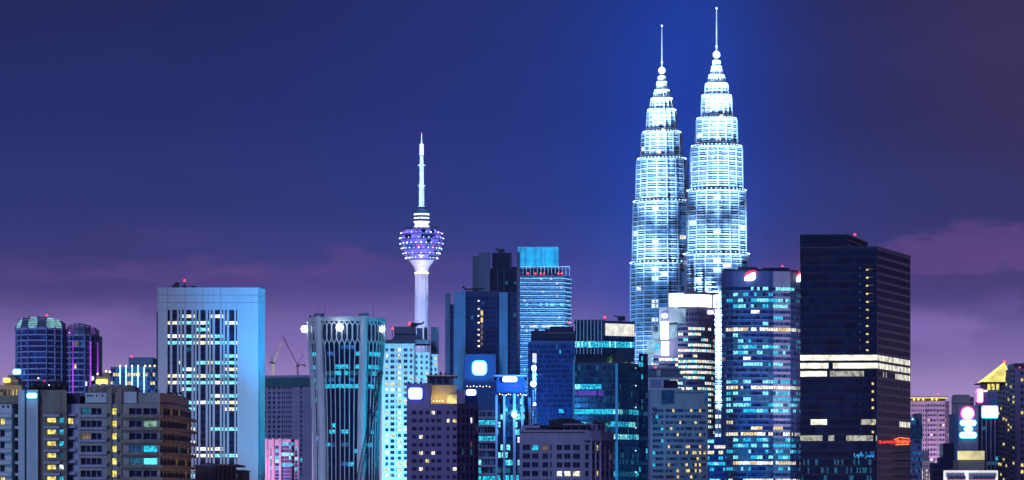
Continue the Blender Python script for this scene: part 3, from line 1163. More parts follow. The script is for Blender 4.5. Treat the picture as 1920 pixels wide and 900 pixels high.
# ------------------------------------------------------------------ the wide slab with vertical strips
def striped_slab():
    b = Bld('office_tower', 'wide pale slab tower with dark vertical window strips and a blank right-hand panel', 'tower', 392, 1800)
    s = b.s
    X0 = b.x(296)
    u = lambda px: b.x(px) - X0
    cr = lambda c: 270 + c / 2.25
    xs = [0.0]
    for a, c in ((100, 110), (119, 139), (147, 152), (161, 168), (178, 200), (209, 214), (222, 229), (238, 260), (269, 274), (282, 289),
                 (299, 320), (329, 334), (342, 349), (359, 381), (388, 393)):
        xs += [u(cr(a)), u(cr(c))]
    xs.append(u(484))
    floors_lit = {0: .55, 1: .35, 2: .3, 3: .7, 4: .92, 6: .3, 7: .6, 8: .4, 9: .9, 10: .7, 11: .6, 12: .45, 13: .5, 14: .4, 15: .15, 17: .5, 18: .4, 19: .2, 20: .65, 21: .7, 23: .4, 24: .6}
    lp = lambda fl: floors_lit.get(fl, 0.03)

    def lit(fl, col, uu):
        st = hsh('slab', fl, 'st') * 0.5
        if fl in floors_lit and (hsh('slab', fl, col // 3) < lp(fl) + .15) and (uu > st * .6 or lp(fl) > .6):
            return ['lit_white', 'lit_aqua', 'lit_aqua', 'lit_cream'][int(hsh(fl, col // 2) * 4)]
        if hsh('s2', fl, col) < 0.05:
            return 'dim_warm' if hsh(fl, col, 2) < .5 else 'dim_cyan'
        return 'glass_navy' if hsh(fl, col, 7) < .15 else 'glass_black'
    foot = [b.p(296, 0), b.p(484, 0), b.p(497, 12), b.p(497, 40), b.p(296, 40)]
    sp = 12.45 * s
    b.tower(foot, b.z(581), 'slab_cladding',
            {0: dict(xs=xs, sp=sp, strip=1, h=sp * 0.5, top=8.6 * s, depth=1.0, lit=lit),
             1: dict(n=1, frac=0.32, mL=0.2, mR=7.5, sp=sp, h=sp * .9, top=2.0 * s, depth=0.8, lit=lit_dots('slabside', .1, ['dim_cyan', 'lit_cyan'], 'glass_navy'), strip=1)}, b.z(905), extra=['black_panel'])
    b.flush()
    # top band in large panels with thin joints, over the whole roof
    head = [b.p(295.6, -0.35), b.p(484, -0.35), b.p(497.4, 12), b.p(497.4, 40), b.p(295.6, 40)]
    j = 0.16
    rows = (581, 567, 553, 538.6)
    for k in range(3):
        MB().prism(head, b.z(rows[k]) + 0.004, b.z(rows[k + 1]) - j).build('top_panel', 'slab_cladding', b.o)
    b.block('fin', 441.5, 445.5, 538.8, 581, -0.6, -0.353, 'slab_cladding')
    for px in (314, 347, 380, 413):
        b.block('joint', px, px + 0.5, 539, 581, -0.43, -0.354, 'slate_panel')
    b.block('corner_pier', 296, 313.5, 581, None, -0.5, -0.004, 'slab_cladding')
    b.block('side_strip', 293.6, 295.9, 584, None, 1.5, 30, 'black_panel')
    # rooftop
    b.block('plant_room', 322, 334, 534, 538.4, 8, 14, 'dark_metal')
    MB().tube((b.x(325), 9, b.z(538)), (b.x(327), 9, b.z(528)), 0.8).tube((b.x(327), 9, b.z(528)), (b.x(333), 9, b.z(531)), 0.6).build('cradle_arm', 'dark_metal', b.o)
    for k in range(7):
        b.antenna(336 + k * 4.4, 527 + hsh('sl', k) * 7, 538.5, 10 + k, .16)
    b.block('plant_room', 342, 349, 535, 538.4, 15, 20, 'dark_metal')
    b.block('plant_room', 359, 367, 536, 538.4, 15, 20, 'dark_metal')
    b.beacon(346, 526, 9, 4, 0.5)
    # cyan flood on the right panel and fin, cool wash on the front
    flood(488, 600, 1800, 75, 2.0e6, (0.0, .36, 1.0), 24, 70, dx=62)
    flood(492, 800, 1800, 60, 0.6e6, (0.0, .55, 1.0), 30, 60, dx=64)
    flood(470, 560, 1800, 110, 0.30e6, (0.0, 0.40, 1.0), 24, 80, dx=60)
    flood(385, 790, 1800, 190, 0.52e6, (0.76, 0.68, 1.0), 44, 60, dx=-30)


striped_slab()


# ------------------------------------------------------------------ between the slab and the waisted tower
def lattice(mb, a, c, w, n, r):
    """square lattice boom from a to c"""
    d = [c[k] - a[k] for k in range(3)]
    l = sqrt(sum(q * q for q in d))
    d = [q / l for q in d]
    if abs(d[2]) > 0.95:
        u = (1, 0, 0)
    else:
        u = (0, 1, 0)
    v = (d[1] * u[2] - d[2] * u[1], d[2] * u[0] - d[0] * u[2], d[0] * u[1] - d[1] * u[0])
    vl = sqrt(sum(q * q for q in v))
    v = [q / vl for q in v]
    P = lambda t, i, j: tuple(a[k] + (c[k] - a[k]) * t + w / 2 * (i * u[k] + j * v[k]) for k in range(3))
    cs = ((-1, -1), (1, -1), (1, 1), (-1, 1))
    for i, j in cs:
        mb.tube(P(0, i, j), P(1, i, j), r, n=4)
    for k in range(n):
        t0, t1 = k / n, (k + 1) / n
        for q in range(4):
            p0, p1 = cs[q], cs[(q + 1) % 4]
            mb.tube(P(t0, *p0), P(t1, *p1), r * .7, n=3)
            mb.tube(P(t1, *p0), P(t1, *p1), r * .7, n=3)
    return mb


def tower_crane(label, D, base, mast_top, jib, counter, peak, mat, lit_jib=None):
    """pixel points (px, py) on the plane at distance D"""
    o = bpy.data.objects.new('tower_crane', None)
    q = wp(base[0], base[1], D)
    o.location = q
    COL.objects.link(o)
    tag(o, label, 'crane', 'cranes on the unfinished tower')
    L = lambda p: tuple(wp(p[0], p[1], D)[k] - q[k] for k in range(3))
    s = D / F
    lattice(MB(), (0, 0, 0), L(mast_top), 2.4 * s, 8, 0.3 * s).build('mast', lit_jib or mat, o)
    lattice(MB(), L(mast_top), L(jib), 1.7 * s, 14, 0.24 * s).build('jib', lit_jib or mat, o)
    lattice(MB(), L(mast_top), L(counter), 1.6 * s, 4, 0.28 * s).build('counter_jib', mat, o)
    MB().tube(L(mast_top), L(peak), 0.5 * s).tube(L(peak), L(jib), 0.16 * s, n=4).tube(L(peak), L(counter), 0.16 * s, n=4).build('peak_frame', mat, o)
    m = L(mast_top)
    MB().box(m[0] - 3 * s, m[0] + 3 * s, -2 * s, 2 * s, m[2] - 3.2 * s, m[2] - 0.6 * s).build('cab', mat, o)
    c = L(counter)
    MB().box(c[0] - 1.8 * s, c[0] + 1.8 * s, -1.5 * s, 1.5 * s, c[2] - 3.4 * s, c[2] - 0.4 * s).build('counterweight', mat, o)
    return o


def unfinished_tower():
    b = Bld('residential_tower', 'unfinished lavender tower with teal netting round its top and two cranes on the roof', 'tower', 540, 2600)
    s = b.s
    foot = [b.p(492, 10), b.p(527, 10), b.p(527, 4), b.p(548, 4), b.p(548, 0), b.p(585, 0), b.p(585, 40), b.p(492, 40)]
    d = lit_dots('unf', 0.035, ['lit_cyan', 'dim_cyan'], ['glass_navy', 'glass_blue'])
    b.tower(foot, b.z(721), 'lavender_render', {0: dict(n=4, frac=.55, sp=9 * s, h=5.6 * s, depth=.5, mode='window', lit=d),
                                                2: dict(n=5, frac=.6, sp=9 * s, h=5.6 * s, depth=.5, mode='window', lit=d),
                                                4: dict(xs=[0, 15 * s, 18.5 * s, 37 * s], sp=9 * s, h=6 * s, depth=.5, mode='window', lit=d)}, b.z(900))
    b.flush()
    MB().prism([b.p(491.5, 9), b.p(527.4, 9), b.p(527.4, 3), b.p(547.6, 3), b.p(547.6, -1), b.p(586, -1), b.p(586, 41), b.p(491.5, 41)], b.z(724), b.z(708)).build('safety_net', 'net_teal', b.o)
    MB().prism([b.p(497, 12), b.p(560, 2), b.p(586, 2), b.p(586, 38), b.p(497, 38)], b.z(707.9), b.z(703)).build('top_floor', 'lavender_render', b.o)
    tower_crane('tower crane with its jib lit yellow-green, on the netted tower', 2612, (513, 703), (513, 679), (528, 643), (507, 678), (509, 668), 'crane_steel', 'crane_lit')
    tower_crane('unlit rust-coloured tower crane with a long raised jib, on the netted tower', 2606, (558, 703), (558, 684), (530, 631), (571, 684), (568, 664), 'crane_rust')


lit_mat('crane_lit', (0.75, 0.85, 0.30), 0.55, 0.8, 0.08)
paint('crane_rust', (0.20, 0.07, 0.06), 0.6)


def pink_office():
    b = Bld('office_block', 'pale pink office block with a blue glass centre, below the netted tower', 'office block', 528, 2300)
    s = b.s
    foot = [b.p(494, 0), b.p(527, 0), b.p(533, -4), b.p(546, -4), b.p(551, 0), b.p(560, 0), b.p(560, 30), b.p(494, 30)]
    g = lit_rows('po', 0.35, 0.8, 0.12, ['lit_aqua', 'lit_cream', 'lit_cyan'], ['glass_blue', 'glass_navy'], 2)
    sp = 6.5 * s
    b.tower(foot, b.z(824), 'pink_stone', {0: dict(xs=[0, 3.5 * s, 6 * s, 13 * s, 15 * s, 22 * s, 29 * s, 33 * s * 1.0], sp=sp, h=sp * .8, top=12 * s, depth=.6, lit=g),
                                           1: dict(n=1, frac=.9, sp=sp, h=sp * .8, top=2, depth=.3, lit=g), 2: dict(n=3, frac=.9, sp=sp, h=sp * .8, top=2, depth=.3, lit=g),
                                           3: dict(n=1, frac=.9, sp=sp, h=sp * .8, top=2, depth=.3, lit=g),
                                           4: dict(n=1, frac=.55, sp=sp, h=sp * .8, top=14 * s, depth=.6, lit=g)}, b.z(905))
    b.flush()
    for a in (499, 512, 525):
        b.block('pier', a - 2, a + 2, 822, None, -1.2, -0.004, 'pink_stone')
    light('SPOT', (b.X - 15, 2300 - 50, b.z(935)), (b.X - 8, 2300, b.z(840)), 3.0e5, (1.0, 0.5, 0.85), 2, 70)


unfinished_tower()
pink_office()


# ------------------------------------------------------------------ waisted round tower with ribs
def waisted_tower():
    b = Bld('waisted_tower', 'round tower narrowing at the waist, with white ribs, thick columns and hexagon windows', 'tower', 646, 1600)
    s = b.s
    CY = 17.0

    def R(z):
        py = HOR - (z - H) / s
        t = max(0.0, min(1.0, (930 - py) / (930 - 640)))
        return (61.5 + 11.5 * t ** 2.4) * s
    ztop = b.z(594)
    nseg = 60
    sp = 12.2 * s
    d = lit_rows('waist3', 0.40, 0.62, 0.07, ['lit_cyan', 'dim_cyan', 'lit_blue', 'lit_cyan', 'dim_cyan'], ['glass_black'], 2)
    z = b.z(642)
    zz = z
    k = 0
    while zz - sp > b.z(930):
        m = MB()
        names = []
        z1, z0 = zz, zz - sp
        for q in range(nseg):
            t0, t1 = 2 * pi * q / nseg, 2 * pi * (q + 1) / nseg
            mt = d(k, q, 0)
            if mt not in names:
                names.append(mt)
            for (za, zb, mn) in ((z0, z0 + sp * .62, mt), (z0 + sp * .62, z1, 'glass_black')):
                if mn not in names:
                    names.append(mn)
                ra, rb = R(za) - 1.1, R(zb) - 1.1
                m.quad((ra * cos(t0), CY + ra * sin(t0), za), (ra * cos(t1), CY + ra * sin(t1), za),
                       (rb * cos(t1), CY + rb * sin(t1), zb), (rb * cos(t0), CY + rb * sin(t0), zb), names.index(mn))
        m.build('window_band', names, b.o)
        zz -= sp
        k += 1
    MB().lathe([(R(zz) - 1.1, 0), (R(zz) - 1.1, zz)], 40, 0, CY).build('lower_wall', 'glass_navy', b.o)
    # crown drum
    rt = R(ztop)
    MB().lathe([(rt - 1.2, z), (rt - 1.0, b.z(601)), (rt + .4, b.z(601)), (rt + .5, ztop), (rt - 1.5, ztop), (rt - 1.6, ztop - 2)], 60, 0, CY).build('crown_drum', 'navy_frame', b.o)
    MB().lathe([(rt + .05, b.z(602)), (rt + .55, b.z(601.5)), (rt + .6, ztop + .1), (rt - .2, ztop + .1)], 60, 0, CY).build('crown_ring', 'white_render', b.o)
    # ribs that fork into hexagons
    nr = 46
    da = 2 * pi / nr
    colA = [radians(a) for a in (-90 - 43, -90 + 30, -90 - 43 + 180, -90 + 30 + 180)]
    zs = [b.z(930) + (z - 3 * s - b.z(930)) * q / 10 for q in range(11)]
    P = lambda a, zq, o=0.0: ((R(zq) + o) * cos(a), CY + (R(zq) + o) * sin(a), zq)
    zh0, zh1 = b.z(634), b.z(610)
    for q in range(nr):
        a = q * da + da / 2
        if sin(a) > 0.35 or any(abs((a - c + pi) % (2 * pi) - pi) < 0.10 for c in colA):
            continue
        m = MB()
        for w in range(10):
            m.tube(P(a, zs[w]), P(a, zs[w + 1]), 0.27, n=5)
        for sg in (-1, 1):
            m.tube(P(a, zs[10]), P(a + sg * da / 2, zh0), 0.30, n=5)
            m.tube(P(a + sg * da / 2, zh1), P(a, b.z(602)), 0.34, n=5)
        m.tube(P(a + da / 2, zh0), P(a + da / 2, zh1), 0.34, n=5)
        m.build('rib', 'white_render', b.o)
    for a in colA:
        if sin(a) > 0.3:
            continue
        n, rr = 14, 1.9
        m = MB()
        for w in range(10):
            pts = []
            for zq in (zs[w], zs[w + 1] if w < 9 else b.z(592)):
                c = P(a, zq, -0.3)
                pts.append([(c[0] + rr * cos(2 * pi * e / n), c[1] + rr * sin(2 * pi * e / n), zq) for e in range(n)])
            for e in range(n):
                f = (e + 1) % n
                m.quad(pts[0][e], pts[0][f], pts[1][f], pts[1][e])
        c0 = P(a, zs[0], -0.3)
        m.prism([(c0[0] + rr * cos(2 * pi * e / n), c0[1] + rr * sin(2 * pi * e / n)) for e in range(n)], 0, zs[0])
        m.build('column', 'white_render', b.o, True)
        c = P(a, b.z(600), -0.3)
        MB().lathe([(2.2, b.z(592)), (2.2, b.z(587))], 16, c[0], c[1]).build('column_cap', 'slate_panel', b.o)
    for px, dy in ((571, CY - 2), (637, -3.6), (715, CY - 4)):
        b.lamp(px, 614 if px == 637 else 617, dy, 6.6, 'lamp_white')
    b.clutter(578, 592, 594, 20, 'wt', 2, 4)
    for px in (596, 609, 700):
        b.antenna(px, 575, 594, 16)
    flood(620, 720, 1600, 120, 0.36e6, (0.5, 0.62, 1.0), 60, 40, dx=-40)
    flood(716, 760, 1600, 8, 0.8e6, (0.0, .62, 1.0), 40, 60, dx=60)


waisted_tower()


def crane_boom():
    o = bpy.data.objects.new('mobile_crane_boom', None)
    D = 1350
    q = wp(668, 1000, D)
    o.location = (q[0], q[1], 0)
    COL.objects.link(o)
    tag(o, 'dark lattice crane boom leaning in front of the waisted round tower', 'crane')
    L = lambda px, py: tuple(wp(px, py, D)[k] - o.location[k] for k in range(3))
    lattice(MB(), L(655, 985), L(712, 700), 1.5, 46, 0.13).build('boom', 'crane_steel', o)
    MB().tube(L(712, 697), L(690, 850), 0.09, n=4).tube(L(716, 700), L(684, 905), 0.09, n=4).build('hoist_rope', 'crane_steel', o)
    t = L(714, 699)
    MB().box(t[0] - 1.1, t[0] + .9, -.6, .6, t[2] - .4, t[2] + .4).tube((t[0] - .4, 0, t[2]), (t[0] + .5, 0, t[2] + 1.2), .18).build('boom_head', 'crane_steel', o)
    e = L(655, 985)
    MB().box(e[0] - 3, e[0] + 3, -2, 2, 0, e[2] + .8).build('crane_cab', 'crane_steel', o)


crane_boom()


# ------------------------------------------------------------------ cyan-lit residential tower
def cyan_residence():
    b = Bld('residential_tower', 'pale residential tower washed in cyan light with warm windows in columns', 'tower', 765, 1780)
    s = b.s
    sp = 10.7 * s
    dk = ['glass_navy', 'glass_black', 'glass_blue']
    p_warm = lit_dots('cr1', .55, ['lit_warm', 'lit_cream', 'lit_warm', 'lit_white'], dk)
    p_few = lit_dots('cr2', .12, ['lit_warm', 'lit_cream', 'dim_warm'], dk)

    def lit(fl, col, u):
        return p_warm(fl, col, u) if col in (0, 3) or (col == 1 and hsh(fl, 'q') < .3) else p_few(fl, col, u)
    X0 = b.x(716)
    u = lambda px: b.x(px) - X0
    xs = [0]
    for c in (724.5, 735, 746, 748.8, 759.5):
        pass
    for a, c in ((722.5, 728), (732, 739.5), (742.5, 743.8), (746, 752), (757, 764), (768.5, 773.5)):
        xs += [u(a), u(c)]
    xs.append(u(776))
    foot = [b.p(716, 0), b.p(776, 0), b.p(776, 3), b.p(805, 3), b.p(805, 8), b.p(821, 8), b.p(821, 30), b.p(716, 30)]
    b.tower([b.p(716, 0), b.p(776, 0), b.p(776, 26), b.p(716, 26)], b.z(647), 'white_render',
            {0: dict(xs=xs, sp=sp, h=sp * .60, top=5.5 * s, depth=.45, mode='window', lit=lit, frame='pale_frame')}, b.z(905))
    b.tower([b.p(776.05, 3), b.p(805, 3), b.p(805, 26), b.p(776.05, 26)], b.z(660), 'white_render',
            {0: dict(n=3, frac=.42, sp=sp, h=sp * .55, top=5 * s, depth=.45, mode='window', lit=lit_dots('cr3', .2, ['lit_warm', 'lit_cream'], dk), frame='pale_frame')}, b.z(715), name='wing_wall')
    b.tower([b.p(805.05, 6), b.p(820.5, 6), b.p(820.5, 26), b.p(805.05, 26)], b.z(663), 'white_render',
            {0: dict(n=2, frac=.55, sp=sp, h=sp * .62, top=4 * s, depth=.45, mode='window', lit=lit_dots('cr4', .2, ['lit_warm'], dk), frame='pale_frame')}, b.z(715), name='wing_wall')
    b.flush()
    MB().prism([b.p(714, -1.2), b.p(778, -1.2), b.p(778, 27), b.p(714, 27)], b.z(646.9), b.z(644.5)).build('cornice', 'white_render', b.o)
    b.block('roof_storey', 722, 805, 637, 644.4, 3, 24, 'slate_panel')
    # stepped roof above
    MB().prism([b.p(734, 5), b.p(796, 5), b.p(796, 24), b.p(734, 24)], b.z(636.9), b.z(626),
               [b.p(740, 9), b.p(780, 9), b.p(780, 22), b.p(740, 22)]).build('roof', 'slate_panel', b.o)
    b.block('roof_house', 739, 779, 612.5, 625.9, 10, 20, 'slate_panel')
    b.block('roof_fin', 781, 792, 615, 637, 11, 15, 'blue_panel')
    b.block('roof_fin', 795, 801, 614, 637, 9, 14, 'dark_panel')
    b.block('roof_fin', 808, 822.5, 613, 663, 12, 20, 'slate_panel')
    b.beacon(769, 607, 11, 3, .8)
    b.beacon(736, 616, 7, 4, .45)
    flood(735, 740, 1780, 60, 1.2e6, (.20, .72, .95), 70, 50, dx=-6)
    flood(735, 830, 1780, 60, 0.65e6, (.10, .70, .98), 70, 50, dx=-6)
    flood(785, 680, 1780, 90, 0.45e6, (0.40, 0.78, 1.0), 50, 60, dx=20)


def roof_crane(label, D, pts, r=0.5):
    o = bpy.data.objects.new('roof_crane', None)
    q = wp(*pts[0], D)
    o.location = q
    COL.objects.link(o)
    tag(o, label, 'crane')
    m = MB()
    L = [tuple(wp(*p, D)[k] - q[k] for k in range(3)) for p in pts]
    m.tube(L[0], L[1], r * 1.5, n=6)
    m.build('mast', 'dark_metal', o)
    m = MB()
    for a, c in zip(L[1:], L[2:]):
        m.tube(a, c, r, n=5)
    m.build('arm', 'dark_metal', o)
    MB().box(L[1][0] - 1.6, L[1][0] + 1.6, -1, 1, L[1][2] - 1.2, L[1][2] + .7).build('cab', 'dark_metal', o)


cyan_residence()
roof_crane('dark roof crane arm beside the red beacon on the cyan-lit residential tower', 1791, ((776, 612), (776, 608), (768, 609), (792, 607), (795, 603)))


# ------------------------------------------------------------------ communications tower
def comm_tower():
    b = Bld('communications_tower', 'communications tower with a lamp-ringed round pod on a pale shaft and white lattice mast', 'tower', 790.5, 2600)
    s = b.s
    zz = b.z
    # shaft and flare
    MB().lathe([(14.5 * s, 0), (13.4 * s, zz(700)), (12.0 * s, zz(600)), (11.4 * s, zz(512))], 32).build('shaft', 'tower_white', b.o, True)
    for a in range(0, 360, 20):
        t = radians(a)
        MB().tube((13.5 * s * cos(t), 13.5 * s * sin(t), zz(690)), (11.6 * s * cos(t), 11.6 * s * sin(t), zz(513)), .28, n=4).build('shaft_rib', 'tower_white', b.o)
    MB().lathe([(11.4 * s, zz(511.9)), (13 * s, zz(506)), (17 * s, zz(497)), (23 * s, zz(490)), (25.5 * s, zz(488.5))], 40).build('flare', 'flare_panel', b.o, True)
    for q in range(26):
        t = 2 * pi * q / 26
        MB().ball((12.3 * s * cos(t), 12.3 * s * sin(t), zz(512)), .5, 4).build('flare_lamp', 'lamp_amber', b.o)
    # pod: five decks
    rows = [(488, 29), (480, 34), (470.5, 37.5), (461.5, 39.5), (451.5, 40.5), (442, 38), (432, 33)]
    for k in range(6):
        (pa, ra), (pb, rb) = rows[k], rows[k + 1]
        za, zb = zz(pa), zz(pb)
        hgt = zb - za
        MB().lathe([(ra * s * .93, za), (ra * s, za + .12 * hgt), (ra * s * 1.0, za + .34 * hgt), (ra * s * .94, za + .36 * hgt)], 48).build('deck', 'pod_panel', b.o)
        MB().lathe([(ra * s * .94, za + .365 * hgt), ((ra * .4 + rb * .6) * s * .93, zb - .002)], 48,
                   mif=lambda i, q, k=k: int(hsh('pod', k, q // 2) * 3)).build('deck_window', ['pod_blue', 'pod_blue', 'glass_navy'] if k not in (2,) else ['lit_blue', 'pod_blue', 'pod_pink'], b.o)
        n = 26
        for q in range(n):
            t = 2 * pi * (q + .5 * (k % 2)) / n
            if sin(t) > 0.25:
                continue
            h_ = hsh('pl', k, q)
            MB().ball((ra * s * 1.02 * cos(t), ra * s * 1.02 * sin(t), za + .45 * hgt), (.30 + .32 * hsh('r', k, q) ** 2), 5).build(
                'pod_lamp', 'lamp_pink' if h_ < .1 else ('lamp_violet' if h_ < .32 else 'lamp_cool'), b.o)
    MB().lathe([(33 * s, zz(432)), (33 * s, zz(430)), (27 * s, zz(428)), (16 * s, zz(426.5))], 40).build('pod_roof', 'pod_panel', b.o)
    for q in range(22):
        t = 2 * pi * q / 22
        MB().tube((31 * s * cos(t), 31 * s * sin(t), zz(430)), (31 * s * cos(t), 31 * s * sin(t), zz(424 + 3 * hsh(q))), .25, n=4).build('antenna', 'dark_metal', b.o)
    # neck and upper drums
    MB().lathe([(16 * s, zz(428)), (11.5 * s, zz(420)), (15.5 * s, zz(415.5))], 28).build('neck', 'crown_white', b.o, True)
    for pa, pb, r, mt in ((415.4, 411, 16, 'pod_panel'), (410.9, 408, 14.5, 'lit_white'), (407.9, 404, 16, 'pod_panel'), (403.9, 401, 14.5, 'crown_white'),
                          (400.9, 397.5, 15.5, 'pod_panel'), (397.4, 395, 12, 'dim_cyan'), (394.9, 392, 13, 'pod_panel')):
        MB().lathe([(r * s * .97, zz(pa)), (r * s, zz(pa) + .3), (r * s, zz(pb) - .3), (r * s * .97, zz(pb))], 28).build('upper_drum' if mt == 'pod_panel' else 'upper_window', mt, b.o)
    MB().lathe([(11 * s, zz(391.9)), (8 * s, zz(388))], 20).build('mast_base', 'pod_panel', b.o)
    # mast
    for (pa, pb, w, n) in ((388, 349, 8.0, 7), (347.5, 310.5, 6.4, 7), (309, 293, 5.2, 4)):
        lattice(MB(), (0, 0, zz(pa)), (0, 0, zz(pb)), w * s, n, .62 * s).build('mast', 'mast_lit', b.o)
        MB().lathe([(3.1 * s * w / 9, zz(pa)), (2.9 * s * w / 9, zz(pb))], 10).build('mast_core', 'mast_lit', b.o)
    for p_ in (388, 348, 309.8):
        MB().lathe([(6.8 * s, zz(p_ + .7)), (6.8 * s, zz(p_ - .7))], 16).build('mast_platform', 'mast_lit', b.o)
    MB().lathe([(3.9 * s, zz(291)), (3.7 * s, zz(271)), (2.6 * s, zz(269.5))], 14).build('mast_cylinder', 'mast_bright', b.o)
    MB().tube((0, 0, zz(269.5)), (0, 0, zz(251)), 1.3 * s, .5 * s).build('tip', 'mast_lit', b.o)
    MB().ball((0, 0, zz(250)), .9 * s, 5).build('tip_lamp', 'lamp_red', b.o)
    light('SPOT', (b.X - 15, 2600 - 80, zz(690)), (b.X, 2600, zz(540)), 0.6e6, (0.55, 0.58, 1.0), 2, 70)
    light('SPOT', (b.X + 3, 2600 - 38, zz(560)), (b.X, 2600, zz(500)), 0.7e5, (0.95, 0.80, 1.0), 2, 70)


wall_mat('pod_panel', (0.14, 0.15, 0.34), rough=0.4)
wall_mat('flare_panel', (0.55, 0.48, 0.55), rough=0.6)
lit_mat('pod_pink', (0.9, 0.10, 0.65), 0.6, 0.5)
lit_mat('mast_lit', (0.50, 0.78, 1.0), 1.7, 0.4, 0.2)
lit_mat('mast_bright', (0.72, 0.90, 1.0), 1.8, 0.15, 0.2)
comm_tower()


# ------------------------------------------------------------------ blue cluster in the middle
def finned_rear():
    b = Bld('office_tower', 'dark blue finned tower with a black core, rising behind the lower finned tower', 'tower', 930, 2080)
    b.block('fin', 886, 897.5, 480, None, 0, 22, 'slate_panel')
    b.block('fin', 897.6, 919, 473, None, -2, 22, 'grey_blue')
    foot = [b.p(919.1, 1), b.p(968.9, 1), b.p(968.9, 24), b.p(919.1, 24)]
    d = lit_dots('fr', .02, ['lit_warm', 'dim_cyan'], ['glass_black', 'glass_navy'])
    b.tower(foot, b.z(503), 'black_panel', {0: dict(n=9, frac=.8, sp=9 * b.s, h=6 * b.s, top=2, depth=.3, lit=d)}, b.z(740))
    b.flush()
    b.block('core', 923, 960, 474, 502.9, 3, 20, 'black_panel')
    b.block('fin', 957, 960.5, 473, 503, 0, 2.9, 'slate_panel')
    b.block('fin', 969, 975, 472, None, -3, 22, 'mauve_panel')
    b.block('rear_wing', 961, 968.5, 500, 502.9, 3, 18, 'dark_panel')
    for px in (933, 945):
        MB().tube((b.x(px), .6, b.z(745)), (b.x(px), .6, b.z(505)), .3).build('mullion', 'slate_panel', b.o)
    for py in (584, 616):
        b.block('lit_window', 952, 956, py - 3, py + 3, .55, .6, 'lit_warm')


def finned_front():
    b = Bld('office_tower', 'dark blue finned tower with a column of warm windows above a glowing white sign', 'tower', 893, 1990)
    s = b.s
    b.block('fin', 834.5, 843.5, 549, None, 3, 20, 'slate_panel')
    b.block('fin', 851, 873, 546.5, None, -2, 20, 'fin_blue')
    b.block('fin', 936, 952, 548, None, -2, 20, 'fin_blue')
    foot = [b.p(843.6, 4), b.p(850.9, 4), b.p(850.9, 20), b.p(843.6, 20)]
    b.tower(foot, b.z(570), 'dark_panel', {0: dict(n=1, frac=.8, sp=9 * s, h=6 * s, depth=.3, lit=lit_dots('ff0', .03, ['lit_blue'], ['glass_navy']))}, b.z(745))
    foot = [b.p(873.1, 0), b.p(935.9, 0), b.p(935.9, 20), b.p(873.1, 20)]
    d = lit_dots('ff', .02, ['dim_blue', 'dim_cyan'], ['glass_navy', 'glass_black', 'glass_navy'])
    b.tower(foot, b.z(546), 'navy_frame', {0: dict(n=13, frac=.86, sp=9 * s, h=6.8 * s, top=3, depth=.3, lit=d)}, b.z(740), name='core_wall')
    foot = [b.p(952.1, 1), b.p(968, 1), b.p(968, 20), b.p(952.1, 20)]
    b.tower(foot, b.z(548), 'dark_panel', {0: dict(n=3, frac=.8, sp=9 * s, h=6 * s, depth=.3, lit=d)}, b.z(745), name='side_wall')
    b.flush()
    for py in (564, 579, 592, 605, 618, 628, 639, 649):
        b.block('stair_window', 895.5, 899.5, py - 1.6, py + 1.6, -.12, -.02, 'lit_cream')
    for py, hh in ((587, 5), (600, 5), (612, 4), (623, 4), (634, 4), (645, 3)):
        b.block('stair_window', 901.5, 905.5, py - hh, py + hh, -.12, -.02, 'lit_warm' if py < 605 else 'dim_warm')
    # plain lower block that carries the glowing sign
    b.block('sign_wall', 870.5, 930, 664, 716, -9, -2.3, 'navy_panel')
    b.block('podium', 868, 934, 716.1, None, -10, -2.3, 'navy_frame')
    b.sign(899, 690, 24, 24, -9.0, .28, 'sign_halo_cyan', 'sign_white', rim_w=.10)
    light('POINT', (b.X + b.x(899), 1990 - 9 - 11, b.z(690)), (0, 0, 0), 9000, (0.03, 0.30, 1.0), 2, name='sign_glow')
    flood(862, 600, 1990, 90, 0.45e6, (0.1, 0.5, 1.0), 40, 60)
    flood(944, 620, 1990, 90, 0.45e6, (0.15, 0.5, 1.0), 40, 60)


wall_mat('grey_blue', (0.13, 0.17, 0.27))
wall_mat('mauve_panel', (0.20, 0.17, 0.29))
wall_mat('fin_blue', (0.10, 0.24, 0.38))
wall_mat('navy_panel', (0.03, 0.08, 0.20))


